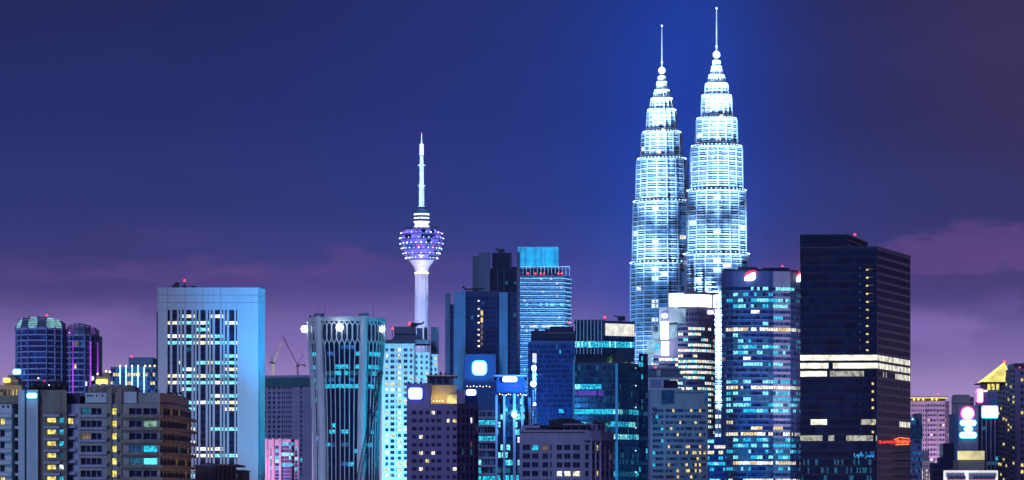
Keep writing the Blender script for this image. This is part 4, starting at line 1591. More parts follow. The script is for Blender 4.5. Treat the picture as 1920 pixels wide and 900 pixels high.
def striped_tower():
    b = Bld('office_tower', 'bright blue tower with pale horizontal bands and a cyan glass box on its roof', 'tower', 1020, 2500)
    s = b.s
    foot = [b.p(974, 0), b.p(1058, 0), b.p(1070, 12), b.p(1070, 34), b.p(974, 34)]
    sp = 8.1 * s

    def lit(fl, col, u):
        if fl == 11 and 0.2 < u < .95 and hsh(fl, col) < .8:
            return 'lit_cream'
        if fl in (6, 17, 21) and hsh('st', fl, col) < .35:
            return 'lit_aqua'
        if hsh('st', fl, col) < .03:
            return 'lit_warm'
        return ['glass_blue', 'glass_navy', 'dim_blue', 'glass_teal'][int(hsh('st2', fl, col // 2) * 4)]
    b.tower(foot, b.z(517), 'band_blue', {0: dict(n=22, frac=.92, sp=sp, h=sp * .52, top=1.2, depth=.5, lit=lit), 1: dict(n=4, frac=.92, sp=sp, h=sp * .52, top=1.2, depth=.5, lit=lit)}, b.z(745))
    b.flush()
    k = 0
    py = 521
    while py < 745:
        ledge_along(b, [foot[0], foot[1], foot[2]], b.z(py + 1.6), b.z(py), .9, 'sun_shade', 'band_pale')
        py += 8.1
    # red-lit terrace and glass screen
    b.block('terrace_wall', 976, 1056, 505, 516.9, 6, 30, 'dark_panel')
    for a in (990, 1004, 1014, 1020, 1047, 1053):
        b.lamp(a, 513, 3, 1.6, 'lamp_red', 'terrace_lamp')
    m = MB()
    for q in range(15):
        xx = b.x(974) + (b.x(1068) - b.x(974)) * q / 14
        m.box(xx - .15, xx + .15, 1.0, 1.3, b.z(516.8), b.z(500.5))
    m.build('screen_mullion', 'band_pale', b.o)
    MB().box(b.x(974), b.x(1069), .9, 1.4, b.z(500.4), b.z(499)).build('screen_rail', 'band_pale', b.o)
    foot = [b.p(971, 4), b.p(1047, 4), b.p(1047, 30), b.p(971, 30)]
    b.tower(foot, b.z(462), 'band_blue', {0: dict(n=26, frac=.9, sp=60, h=36 * s, top=1.5 * s, depth=.3, lit=lambda f, c, u: 'crown_cyan' if hsh(c) < .7 else 'crown_cyan_dim')}, b.z(504), name='roof_box', z0=b.z(504))
    b.flush()
    b.lamp(1067, 605, -2, 1.6, 'lamp_red', 'beacon')
    flood(1030, 590, 2500, 110, 5.0e6, (0.08, 0.45, 1.0), 60, 70, dx=40)
    flood(1068, 540, 2500, 110, 2.5e6, (0.4, 0.75, 1.0), 40, 110, dx=40)


lit_mat('crown_cyan', (0.01, 0.42, 0.85), 1.15, 0.35, 0.12)
lit_mat('crown_cyan_dim', (0.01, 0.36, 0.78), 0.95, 0.35, 0.12)
wall_mat('band_blue', (0.14, 0.27, 0.42))
wall_mat('band_pale', (0.45, 0.55, 0.65))
finned_rear()
finned_front()
striped_tower()
roof_crane('thin dark roof crane on top of the black core of the rear finned tower', 2086, ((940, 474), (940, 469), (946, 471), (933, 470), (930, 465), (933, 469)), .55)
roof_crane('thin dark roof crane lying along the top of the lower finned tower', 1996, ((893, 546), (893, 541.5), (908, 541), (874, 543), (867, 537)), .55)


# ------------------------------------------------------------------ purple block with the white square sign
def purple_block():
    b = Bld('apartment_block', 'dark purple apartment block with small windows and a white square sign at its top corner', 'apartment block', 830, 1200)
    s = b.s
    sp = 15.1 * s
    d = lit_dots('pb', .16, ['lit_cream', 'lit_warm', 'lit_cream'], ['glass_navy', 'glass_black'])
    X0 = b.x(762.5)
    u = lambda px: b.x(px) - X0
    g = lambda c: 740 + c / 3.4625
    xs = [0]
    for a, c in ((113, 143), (158, 184), (200, 224), (238, 262), (274, 302), (338, 356), (376, 403)):
        xs += [u(g(a)), u(g(c))]
    xs.append(u(857))
    foot = [b.p(762.5, 0), b.p(857, 0), b.p(897, 14), b.p(897, 40), b.p(762.5, 40)]
    b.tower(foot, b.z(757), 'lavender_dark', {0: dict(xs=xs, sp=sp, h=7.4 * s, top=13 * s, depth=.35, mode='window', lit=d),
                                              1: dict(n=5, frac=.62, sp=sp, h=11 * s, top=9 * s, depth=.6, lit=lit_dots('pb2', .2, ['lit_white', 'dim_cyan', 'dim_warm'], ['glass_navy', 'glass_black']), sub=2)}, b.z(915))
    b.flush()
    # top storeys round the lit roof terrace
    b.block('corner_tower', 762.5, 809, 719, 756.8, 0, 20, 'lavender_dark')
    b.block('terrace_back', 809.1, 856, 722, 756.8, 9, 26, 'beige_render')
    b.block('corner_tower', 838, 856, 740, 756.8, 3.5, 8.9, 'lit_room')
    b.block('corner_tower', 857, 871, 731, 756.8, 2, 26, 'lavender_dark')
    b.block('roof_house', 801, 850, 703.5, 721.9, 12, 26, 'slate_panel')
    b.block('roof_eave', 799, 858, 703.0, 705.2, 10.5, 28, 'lavender_render')
    for a in (806, 819, 832):
        b.block('roof_window', a, a + 9, 709, 719, 11.8, 11.99, 'glass_navy')
    for a in (813, 819, 824, 830):
        b.lamp(a, 752, 6, 1.0, 'lamp_amber', 'terrace_lamp')
    light('POINT', (b.X + b.x(823), 1200 + 5, b.z(748)), (0, 0, 0), 1500, (1.0, 0.72, 0.25), .6, name='terrace_light')
    b.clutter(763, 800, 719, 6, 'pbr', 4, 4)
    b.clutter(802, 848, 703, 16, 'pbr2', 5, 5)
    b.sign(779, 738, 24, 20, -.05, .2, 'sign_halo_blue', rim_w=.10)
    # lower wing on the right with lit balconies
    foot = [b.p(871.1, 3), b.p(929, 8), b.p(929, 40), b.p(897.1, 40), b.p(897.1, 14.2), b.p(871.1, 14.2)]
    foot = [b.p(897.1, 9), b.p(929, 9), b.p(929, 40), b.p(897.1, 40)]
    b.tower(foot, b.z(768), 'lavender_dark', {0: dict(n=6, frac=.85, sp=sp, h=11.5 * s, top=3 * s, depth=1.2, lit=lit_rows('pbw', .25, .9, .10, ['lit_cyan', 'lit_aqua', 'dim_cyan'], ['glass_navy', 'glass_black', 'dim_blue'], 2), sub=2)}, b.z(915), name='wing_wall')
    b.flush()
    py = 784
    while py < 915:
        b.block('balcony_rail', 897.2, 929, py - 3, py + 1, 7.6, 8.99, 'lavender_render')
        py += 15.1
    b.block('glass_box', 868, 896.5, 742, 756.7, 15, 30, 'glass_teal')
    b.sign(883.5, 736, 18, 10, 12, .3, 'sign_halo_blue', rim_w=.1)
    for k in range(8):
        b.lamp(876 + k * 6, 724 + (k % 2), 36, .9, 'lamp_amber' if k % 3 else 'lamp_cool', 'terrace_lamp')


wall_mat('lavender_dark', (0.26, 0.20, 0.38), var=0.18)
lit_mat('lit_room', (1.0, 0.78, 0.28), 0.9, 0.5, 0.5)
purple_block()


# ------------------------------------------------------------------ block with pilasters, and the lamp mast beside it
def pilaster_block():
    b = Bld('office_block', 'office block with pinkish pilasters, lit glass and a white sign under its roof slab', 'office block', 957, 1320)
    s = b.s
    foot = [b.p(929.5, 0), b.p(984, 0), b.p(997, 9), b.p(997, 36), b.p(929.5, 36)]
    sp = 14.3 * s
    g = lit_rows('pil', .42, .72, .22, ['lit_aqua', 'lit_cyan', 'dim_cyan', 'lit_cyan', 'lit_white'], ['glass_navy', 'glass_teal', 'glass_black'], 2)
    b.tower(foot, b.z(742), 'navy_frame', {0: dict(n=12, frac=.9, sp=sp, h=sp * .7, top=1.2, depth=.3, lit=g, sub=2), 1: dict(n=3, frac=.8, sp=sp, h=sp * .7, top=1.2, depth=.3, lit=g)}, b.z(915))
    b.flush()
    for px in (931, 945.5, 979.5):
        b.block('pilaster', px - 2.0, px + 2.0, 740, None, -1.6, -.004, 'pink_stone')
    b.block('pilaster', 962, 967, 738, None, -1.8, -.004, 'pink_stone')
    b.block('pilaster', 990, 995.6, 745, None, 3.2, 6.2, 'pink_stone')
    b.block('penthouse', 931, 984, 706, 739.5, 2, 30, 'navy_panel')
    b.block('roof_slab', 926, 988, 703.0, 705.9, -1.5, 33, 'lavender_render')
    b.block('roof_slab', 919, 990, 734.5, 737, -2.2, 1.9, 'navy_frame')
    b.sign(956, 711.5, 27, 9, 1.7, .4, 'sign_halo_blue', rim_w=.12)
    b.block('neon_strip', 962, 973, 723.5, 724.6, 1.5, 1.99, 'violet_strip')
    m = 0
    for px in (937, 942, 949, 953, 957, 971, 976, 982, 986):
        b.lamp(px, 739 + (m % 3), -1.4, 1.0, ['lamp_amber', 'lamp_cool', 'lamp_cool'][m % 3], 'roof_lamp')
        m += 1
    b.lamp(964.5, 778, -2.8, 4.6, 'lamp_white')
    MB().box(b.x(963.4), b.x(965.6), -2.1, -1.9, b.z(800), b.z(742)).build('light_streak', 'cyan_strip', b.o)  # glowing bar shaped to imitate the lamp's vertical streak
    light('POINT', (b.X + b.x(964.5), 1320 - 8, b.z(772)), (0, 0, 0), 5000, (0.1, 0.6, 1.0), 1.0, name='lamp_glow')
    return b


def lamp_mast():
    o = bpy.data.objects.new('floodlight_mast', None)
    D = 1310
    q = wp(1002, 960, D)
    o.location = (q[0], q[1], 0)
    COL.objects.link(o)
    tag(o, 'slim mast carrying three white floodlights and a lit panel before the dark blue tower', 'lamp mast')
    L = lambda px, py, dy=0: (wp(px, py, D)[0] - q[0], dy, wp(px, py, D)[2])
    lattice(MB(), (0, 0, 0), L(1002, 662), 1.0, 40, .10).build('mast', 'steel', o)
    s = D / F
    for px, py, r in ((1001, 690, 4.6), (1000, 720, 5.2), (1002.5, 758, 2.4)):
        c = L(px, py, -1.0)
        h = MB().lathe([(.25, c[2] - 1.2), (r * s * .8, c[2] - .3), (r * s * .85, c[2] + .2), (.3, c[2] + .9)], 14, c[0], c[1] + .5).build('lamp_housing', 'dark_metal', o)
        MB().ball((c[0], c[1], c[2]), r * s, 8).build('lamp', 'lamp_white', h)
    a, c = L(998.5, 679), L(1006, 663)
    MB().plate([(a[0], a[2]), (c[0], a[2]), (c[0], c[2]), (a[0], c[2])], -1.1, -.6).build('lit_panel', 'screen_white', o)
    light('POINT', (q[0], D - 4, L(1000, 705)[2]), (0, 0, 0), 70000, (0.03, 0.30, 1.0), 1.0, name='blue_wash_lamp')  # added blue lamp, washes the dark blue tower behind the mast


pilaster_block()
lamp_mast()


# ------------------------------------------------------------------ front middle: apartment block with hipped roofs
def hipped_apartment():
    b = Bld('apartment_block', 'lavender apartment block with dark hipped roofs and three lit windows in a row', 'apartment block', 1060, 1120)
    s = b.s
    gx = lambda c: 960 + c / 2.647
    sp = 16.3 * s
    dk = ['glass_black', 'glass_navy', 'glass_black']
    X0 = b.x(974)
    u = lambda px: b.x(px) - X0
    xs = [0]
    for a, c in ((53, 90), (99, 131), (151, 179), (190, 197), (222, 249), (259, 291), (302, 338)):
        xs += [u(gx(a)), u(gx(c))]
    xs.append(u(1094))

    def lit(fl, col, uu):
        if fl == 3 and col in (4, 5, 6):
            return 'lit_cream' if col > 4 else 'lit_white'
        return {(0, 1): 'lit_cyan', (0, 2): 'dim_warm'}.get((fl, col), dk[int(hsh('ha', fl, col) * 3)])
    foot = [b.p(974, 0), b.p(1094, 0), b.p(1108, 0.6), b.p(1126, 3), b.p(1142, 8), b.p(1151, 16), b.p(1151, 38), b.p(974, 38)]
    spec = lambda n, fr, sd: dict(n=n, frac=fr, sp=sp, h=10.5 * s, top=26 * s, depth=.7, mode='window', lit=lit_dots(sd, .12, ['lit_cream', 'dim_warm', 'lit_warm'], dk))
    b.tower(foot, b.z(808), 'lavender_render', {0: dict(xs=xs, sp=sp, h=10.2 * s, top=26 * s, depth=.5, mode='window', lit=lit),
                                               1: spec(1, .5, 'h1'), 2: spec(2, .5, 'h2'), 3: spec(2, .5, 'h3'), 4: spec(2, .45, 'h4')}, b.z(915))
    b.flush()
    # pilasters on the rounded end
    for px, dy in ((1109, .6), (1117, 1.8), (1126, 3), (1134, 5.5), (1142, 8), (1147, 12)):
        b.block('pilaster', px - 1.2, px + 1.2, 823, 935, dy - .9, dy - .05, 'lavender_render')
    ledge_along(b, foot[1:6], b.z(826), b.z(822), .9, 'cornice', 'lavender_render')
    ledge_along(b, [foot[0], foot[1]], b.z(810), b.z(806), .6, 'cornice', 'lavender_render')
    # top storey
    top = [b.p(1056, 2), b.p(1101, 2), b.p(1120, 4), b.p(1134, 9), b.p(1134, 34), b.p(1056, 34)]
    b.tower(top, b.z(794), 'lavender_render', {0: dict(n=3, frac=.7, sp=40, h=9 * s, top=2.5 * s, depth=.4, mode='window', lit=lambda f, c, q: 'glass_black'),
                                               1: dict(n=2, frac=.5, sp=40, h=9 * s, top=2.5 * s, depth=.4, mode='window', lit=lambda f, c, q: 'glass_black'),
                                               2: dict(n=2, frac=.5, sp=40, h=9 * s, top=2.5 * s, depth=.4, mode='window', lit=lambda f, c, q: 'glass_black')}, b.z(806), name='top_storey', z0=b.z(807.9))
    top2 = [b.p(978, 2), b.p(1012, 2), b.p(1012, 30), b.p(978, 30)]
    b.tower(top2, b.z(797), 'lavender_render', {0: dict(n=2, frac=.7, sp=40, h=9 * s, top=2 * s, depth=.4, mode='window', lit=lambda f, c, q: 'glass_black')}, b.z(807), name='top_storey', z0=b.z(807.9))
    b.flush()

    def hip(px0, px1, pyb, pyt, d0, d1, rx0, rx1):
        x0, x1 = b.x(px0), b.x(px1)
        z0, z1 = b.z(pyb), b.z(pyt)
        m = MB()
        m.box(x0, x1, d0, d1, z0 - .5, z0)
        a, c, e, f = (x0, d0, z0 + .003), (x1, d0, z0 + .003), (x1, d1, z0 + .003), (x0, d1, z0 + .003)
        yc = (d0 + d1) / 2
        r0, r1 = (b.x(rx0), yc, z1), (b.x(rx1), yc, z1)
        m.quad(a, c, r1, r0)
        m.quad(e, f, r0, r1)
        m.poly([c, e, r1])
        m.poly([f, a, r0])
        m.build('roof', 'roof_tile', b.o)
    hip(1030, 1106, 798.0, 781.5, 0.5, 30, 1050, 1074)
    hip(985, 1027, 803, 793, 1.0, 24, 1003, 1009)
    b.block('roof_core', 1030, 1055.9, 787, 806, 3, 24, 'roof_tile')
    b.block('roof_core', 1012.1, 1034, 797.5, 807.7, 3, 24, 'black_panel')
    b.clutter(1110, 1136, 793.5, 12, 'ha', 4, 4, 'black_panel')
    # small trees in the roof garden
    return b


hipped_apartment()


# ------------------------------------------------------------------ dark blue tower and the glass block in front of the twins
def dark_blue_tower():
    b = Bld('office_tower', 'dark blue finely gridded tower between the lamp mast and the bright-banded glass block', 'tower', 1035, 1760)
    s = b.s
    d = lit_dots('db', .03, ['dim_cyan', 'lit_cyan', 'dim_blue'], ['glass_blue', 'glass_navy', 'glass_navy'])
    foot = [b.p(990, 0), b.p(1078, 0), b.p(1078, 30), b.p(990, 30)]
    b.tower(foot, b.z(641), 'navy_panel', {0: dict(n=30, frac=.86, sp=9.2 * s, h=7.2 * s, top=1.4, depth=.25, lit=d)}, b.z(905))
    foot = [b.p(996, 3), b.p(1078, 3), b.p(1078, 28), b.p(996, 28)]
    b.tower(foot, b.z(620), 'navy_frame', {0: dict(n=24, frac=.88, sp=9.2 * s, h=7.6 * s, top=3.4, depth=.25, lit=lambda f, c, u: ('lit_white' if c in (3, 4) else 'lit_cyan' if c in (8, 9, 14, 15) else 'glass_navy') if f == 1 else 'glass_navy')}, b.z(641), name='upper_wall', z0=b.z(640.9))
    b.flush()
    b.block('cornice', 995, 1078.5, 639.5, 642, -.6, -.01, 'slate_panel')
    b.block('roof_edge', 1024, 1078, 623, 626, 2.2, 2.99, 'slate_panel')
    b.block('roof_storey', 1031, 1075, 612, 619.9, 6, 24, 'navy_frame')
    b.clutter(1000, 1030, 620, 8, 'db', 3, 3)
    b.block('lit_window', 1048, 1057, 767, 774, -.15, -.05, 'lit_cyan')


def glass_block():
    b = Bld('office_tower', 'dark glass block with bright cyan floors, a terrace tree and a lit white corner panel', 'tower', 1140, 1520)
    s = b.s
    rows = {}

    def lit(fl, col, u):
        return {0: ['dim_cyan'], 3: ['lit_cyan', 'lit_aqua'], 5: ['lit_cyan', 'lit_aqua'], 6: ['lit_aqua', 'lit_cyan'], 8: ['lit_cyan'], 14: ['lit_cyan', 'lit_aqua']}.get(fl) and 0
    # lower body
    sp = 11.7 * s

    def lo(fl, col, u):
        py = 681.5 + 11.7 * fl + 5
        on = (fl in (7, 9)) or (fl == 3 and u < .66) or (fl in (11, 17) and u > .6)
        if on:
            return 'lit_cyan' if hsh('gb', fl, col // 4) < .6 else ('lit_aqua' if hsh('gb', fl, col // 4) < .9 else 'dim_cyan')
        r = hsh('gb2', fl, col)
        if fl == 4 and u < .7 and r < .5:
            return 'dim_violet'
        if fl in (14, 15) and r < .3:
            return 'dim_cyan'
        return 'dim_cyan' if r < .03 else ('glass_teal_dark' if r < .5 else 'glass_black')
    foot = [b.p(1075, 1), b.p(1156, 0), b.p(1198, 14), b.p(1198, 36), b.p(1075, 36)]
    b.tower(foot, b.z(680), 'dark_panel', {0: dict(n=26, frac=.88, sp=sp, h=sp * .80, top=1.2, depth=.3, lit=lo),
                                           1: dict(n=14, frac=.86, sp=sp, h=sp * .80, top=1.2, depth=.3, lit=lambda f, c, u: lo(f, c + 40, .8))}, b.z(915))
    b.block('corner_fin', 1074, 1077.6, 675, None, -1.2, .9, 'fin_blue')
    b.block('corner_fin', 1153.8, 1158.6, 681, None, -1.5, -.3, 'fin_blue')
    # recessed terrace storey and the top box
    b.block('terrace_core', 1079, 1188, 652, 679.9, 4, 30, 'black_panel')
    top = [b.p(1078, 1.5), b.p(1132, .5), b.p(1190, 9), b.p(1190, 32), b.p(1078, 32)]

    def up(fl, col, u):
        if fl == 3:
            return 'lit_aqua' if hsh('gu', col) < .5 else 'lit_cyan'
        if fl == 4:
            return 'glass_black'
        return ['glass_teal_dark', 'glass_black', 'glass_navy'][int(hsh('gu', fl, col) * 3)]

    def up2(fl, col, u):
        if fl == 3:
            return 'lit_cyan' if hsh('gu', col, 2) < .85 else 'lit_aqua'
        return ['glass_black', 'glass_navy'][int(hsh('gu', fl, col) * 2)]
    b.tower(top, b.z(601), 'dark_panel', {0: dict(n=9, frac=.94, sp=12.3 * s, h=11.5 * s, top=1.8 * s, depth=.35, lit=up, sub=2),
                                          1: dict(n=12, frac=.97, sp=12.3 * s, h=11.2 * s, top=1.8 * s, depth=.35, lit=up2)}, b.z(664), name='top_box', z0=b.z(664))
    b.flush()
    q0, q1 = top[1], top[2]
    f = lambda t, o: (q0[0] + (q1[0] - q0[0]) * t + o * .3, q0[1] + (q1[1] - q0[1]) * t - o)
    a, c = f(.05, .25), f(.985, .25)
    m = MB()
    n = 16
    for k in range(n):
        t0, t1 = k / n, (k + .93) / n
        A = (a[0] + (c[0] - a[0]) * t0, a[1] + (c[1] - a[1]) * t0)
        B_ = (a[0] + (c[0] - a[0]) * t1, a[1] + (c[1] - a[1]) * t1)
        m.quad((*A, b.z(629)), (*B_, b.z(629)), (*B_, b.z(606)), (*A, b.z(606)))
    m.build('lit_panel', 'screen_white', b.o)
    m = MB()
    for k in range(8):
        xx = b.x(1081 + k * 6.7)
        m.box(xx - .16, xx + .16, -.4, -.05, b.z(664), b.z(601))
    m.build('mullion', 'pale_frame', b.o)
    b.block('roof_edge', 1078, 1132, 599.2, 600.9, 1.2, 30, 'slate_panel')
    b.beacon(1134, 595, 6, 3, .55)
    # darker stair wing on the right
    foot = [b.p(1198.05, 15), b.p(1215, 18), b.p(1215, 36), b.p(1198.05, 36)]
    b.tower(foot, b.z(660), 'black_panel', {0: dict(n=4, frac=.8, sp=sp, h=sp * .75, top=1, depth=.3, lit=lit_dots('gbw', .18, ['dim_cyan', 'lit_cyan', 'dim_cyan'], ['glass_black', 'glass_teal_dark']))}, b.z(915), name='stair_wing')
    b.flush()
    for py in (690, 723, 764, 802, 845, 885):
        b.lamp(1192, py, 11.4, .9, 'lamp_green' if py < 700 else 'lamp_cool', 'stair_lamp')
    return b


lit_mat('dim_violet', (0.22, 0.05, 0.75), 0.5, .6)
glass_mat('glass_teal_dark', (0.008, 0.075, 0.14))


def small_tree(label, px, py, D, dy, r, seed, group):
    o = bpy.data.objects.new('tree', None)
    q = wp(px, py, D)
    o.location = (q[0], D + dy, q[2])
    COL.objects.link(o)
    tag(o, label, 'tree', group)
    MB().tube((0, 0, 0), (.15, 0, r * 1.1), .16, .09).tube((.15, 0, r * .9), (.8, .2, r * 1.7), .08, .04).tube((.15, 0, r * .9), (-.7, -.2, r * 1.6), .08, .04).build('trunk', 'bark', o)
    rd = random.Random(seed)
    m = MB()
    for k in range(420):
        cl = rd.randrange(7)
        cr_ = random.Random(seed * 10 + cl)
        cx, cy_, cz = cr_.uniform(-.7, .7) * r, cr_.uniform(-.6, .6) * r, r * (1.5 + cr_.uniform(-.4, .6))
        x, y, z = cx + rd.gauss(0, .26) * r, cy_ + rd.gauss(0, .26) * r, cz + rd.gauss(0, .2) * r
        a, t = rd.uniform(0, 6.28), rd.uniform(.12, .26)
        m.quad((x - t * cos(a), y - t * sin(a), z), (x + t * .4 * sin(a), y - t * .4 * cos(a), z - t * .5), (x + t * cos(a), y + t * sin(a), z + .1), (x - t * .4 * sin(a), y + t * .4 * cos(a), z + t * .5))
    m.build('crown', 'leaf_green', o)
    light('POINT', (o.location[0] - .3, o.location[1] - 1.6, o.location[2] + .3), (0, 0, 0), 260, (.65, 1.0, .4), .2, name='tree_light')


dark_blue_tower()
glass_block()
flood(1040, 760, 1760, 70, 0.9e6, (.02, .28, 1.0), 75, 60, dx=-30)  # added blue wash to deepen the dark blue tower
flood(1130, 770, 1520, 80, 0.6e6, (.02, .55, .9), 75, 50, dx=20)  # added teal wash to colour the glass block
flood(1228, 810, 1700, 80, 0.35e6, (.02, .45, 1.0), 22, 50, dx=-60)  # added blue wash on the left part of the grey block

small_tree('green-lit tree on the roof terrace of the glass block with bright bands', 1147, 680, 1520, 2.2, 1.5, 3, None)
for k, px in enumerate((1168, 1177, 1188)):
    small_tree('small terrace plants right of the green-lit tree on the glass block', px, 680, 1520, 8.5 + k * 2, 1.0, 11 + k, 'small trees along the terrace')
for k, (px, dy) in enumerate(((1124, 20), (1131, 22), (1138, 18), (1119, 18))):
    small_tree('dark roof garden tree at the rounded end of the apartment block with hipped roofs', px, 808, 1120, dy - 4, 1.5, 31 + k, 'roof garden trees')
roof_crane('thin dark roof crane over the lit white corner panel of the glass block', 1532, ((1165, 602), (1165, 596), (1172, 597), (1158, 594), (1151, 592)), .28)


# ------------------------------------------------------------------ twin skyscrapers
def star(R, phase=pi / 8):
    """eight points with a round lobe in every notch"""
    pts = []
    for k in range(8):
        a = 2 * pi * k / 8 + phase
        pts.append((R * cos(a), R * sin(a)))
        n0, n1 = a + radians(9.0), a + radians(36.0)
        for q in range(7):
            t = q / 6
            ang = n0 + (n1 - n0) * t
            rr = R * (0.875 + 0.085 * sin(pi * t))
            pts.append((rr * cos(ang), rr * sin(ang)))
    return pts


TW = (1343.5, 2440.0)     # centre column and distance of the right tower


def twin_tower():
    b = Bld('twin_skyscraper', 'right one of two floodlit white skyscrapers with stepped crowns, its spire reaching higher', 'skyscraper', TW[0], TW[1])
    s = b.s
    zz = b.z
    tiers = [(481, None, 63.5), (362, 480.6, 60), (279, 361.6, 53), (227, 278.6, 42.5), (184, 226.6, 32), (162, 183.6, 24.5), (146, 161.6, 17.5), (130, 145.6, 11.5), (115, 129.6, 7.6)]
    fl = 8.8 * s
    gl = {}
    nb = 0
    for ti, (pt, pb, rw) in enumerate(tiers):
        z1 = zz(pt)
        z0 = 0.0 if pb is None else zz(pb)
        zl = max(z0, zz(850))
        R0 = rw * s
        taper = 0.965 if ti in (1, 2, 3) else (0.93 if ti > 3 else 1.0)
        n = max(1, round((z1 - zl) / fl))
        h = (z1 - zl) / n
        big = ti < 5
        steel = MB()
        if z0 < zl:
            steel.prism(star(R0 * .955), z0, zl)
        for k in range(n):
            za = zl + h * k
            f = taper ** (k / n)
            R = R0 * f
            inner = star(R * .955)
            # spandrel drum and two thin projecting tubes
            steel.prism(star(R * .975), za + h * .0, za + h * .27, cap0=True, cap1=True)
            steel.prism(star(R * 1.0), za + h * .17, za + h * .26)
            steel.prism(star(R * .97), za + h * .62, za + h * .71, cap0=True, cap1=True)
            # glass ring for the floor
            g, names = MB(), []
            m = len(inner)
            for q in range(m):
                j = (q + 1) % m
                lobe = q // 8
                part = q % 8
                r_ = hsh('tw', ti, k, lobe, part // 3)
                colw = lobe in (5,) and 2 <= part <= 4
                if k == n - 1:
                    mt = 'glass_blue'
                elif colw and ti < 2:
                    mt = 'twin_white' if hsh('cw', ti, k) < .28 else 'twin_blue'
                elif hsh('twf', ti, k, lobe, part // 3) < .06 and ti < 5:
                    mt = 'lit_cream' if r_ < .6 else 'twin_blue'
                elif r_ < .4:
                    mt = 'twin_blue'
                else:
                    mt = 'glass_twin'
                if mt not in names:
                    names.append(mt)
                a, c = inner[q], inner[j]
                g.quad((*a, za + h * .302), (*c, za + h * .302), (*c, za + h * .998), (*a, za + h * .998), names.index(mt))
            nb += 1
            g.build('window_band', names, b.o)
        steel.prism(star(R0 * taper * 1.0), z1 - h * .06, z1 + h * .25)
        steel.build('tier', 'bright_steel', b.o)
        # vertical mullion tubes on the points
        ml = MB()
        for q, a in enumerate(star(R0 * .985)):
            if q % 8 in (0, 4) and a[1] < R0 * .4:
                ml.tube((a[0], a[1], zl), (a[0] * taper, a[1] * taper, z1), .35, n=4)
        ml.build('mullion', 'bright_steel', b.o)
        # floodlights on the ledge at the foot of the tier
        if ti > 0:
            ring = MB()
            prev = tiers[ti - 1][2] * s * (0.965 if ti - 1 in (1, 2, 3) else (0.93 if ti - 1 > 3 else 1.0))
            ro = (prev + R0) / 2 * 1.0
            for q in range(40):
                t = 2 * pi * (q + .5) / 40
                ring.box(ro * cos(t) - .3, ro * cos(t) + .3, ro * sin(t) - .3, ro * sin(t) + .3, z0 + 1.4, z0 + 1.8)
            ring.build('ledge_floodlights', 'ring_light', b.o)['kind'] = 'stuff'
    # crown, ball and spire
    MB().lathe([(4.2 * s, zz(114.9)), (3.2 * s, zz(112.5)), (4.0 * s, zz(111))], 16).build('crown_neck', 'bright_steel', b.o)
    MB().ball((0, 0, zz(102.5)), 7.0 * s, 10).build('ball', 'ball_white', b.o, True)
    sp = MB().lathe([(2.0 * s, zz(95.6)), (1.5 * s, zz(88)), (1.3 * s, zz(80)), (.9 * s, zz(40)), (.6 * s, zz(18))], 10).build('spire', 'spire_lit', b.o)
    MB().ball((0, 0, zz(87)), 1.9 * s, 6).build('spire_lamp', 'lamp_cool', sp)
    MB().lathe([(.7 * s, zz(18)), (2.0 * s, zz(15.6)), (1.4 * s, zz(14))], 10).build('finial', 'ball_white', sp)
    # big upward floodlights on neighbouring roofs
    return b


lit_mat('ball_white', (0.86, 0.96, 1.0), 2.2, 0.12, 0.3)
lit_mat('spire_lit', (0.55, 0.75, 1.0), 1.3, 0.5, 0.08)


def copy_tree(o, parent=None):
    c = o.copy()
    COL.objects.link(c)
    if parent is not None:
        c.parent = parent
    for ch in list(o.children):
        copy_tree(ch, c)
    return c


right_twin = twin_tower()
lt = copy_tree(right_twin.o)
D2 = TW[1] / 0.9655
lt.location = ((1241 - 960) * D2 / F, D2, 0)
lt.rotation_euler = (0, 0, radians(-14))
lt.scale = (.995, .995, 1)
lt['label'] = 'left one of two floodlit white skyscrapers with stepped crowns, its spire reaching less high'
right_twin.o['group'] = lt['group'] = 'pair of floodlit skyscrapers'
# banks of projectors on the low roofs in front, each aimed at the foot of one tier
for (cx, D, k) in ((1241, D2, .9655), (TW[0], TW[1], 1.0)):
    for (py, e, cone, sp_) in ((464, 0.95e8, 5.5, 15), (352, 1.2e8, 5.3, 13), (268, 1.5e8, 4.2, 10), (212, 1.6e8, 4.2, 7), (156, 2.1e8, 6.0, 2), (660, 2.2e7, 9, 10)):
        yy = HOR - (HOR - py) * k if k < 1 else py
        tg = wp(cx, yy, D)
        for q, dx in ((-1, -120), (0, -40), (1, 60)):
            light('SPOT', (tg[0] + dx, tg[1] - 210, 60), (tg[0] + q * sp_, tg[1] - 18, tg[2]), e * .42, (0.34, 0.64, 1.0), 1.5, cone, name='projector_beam')


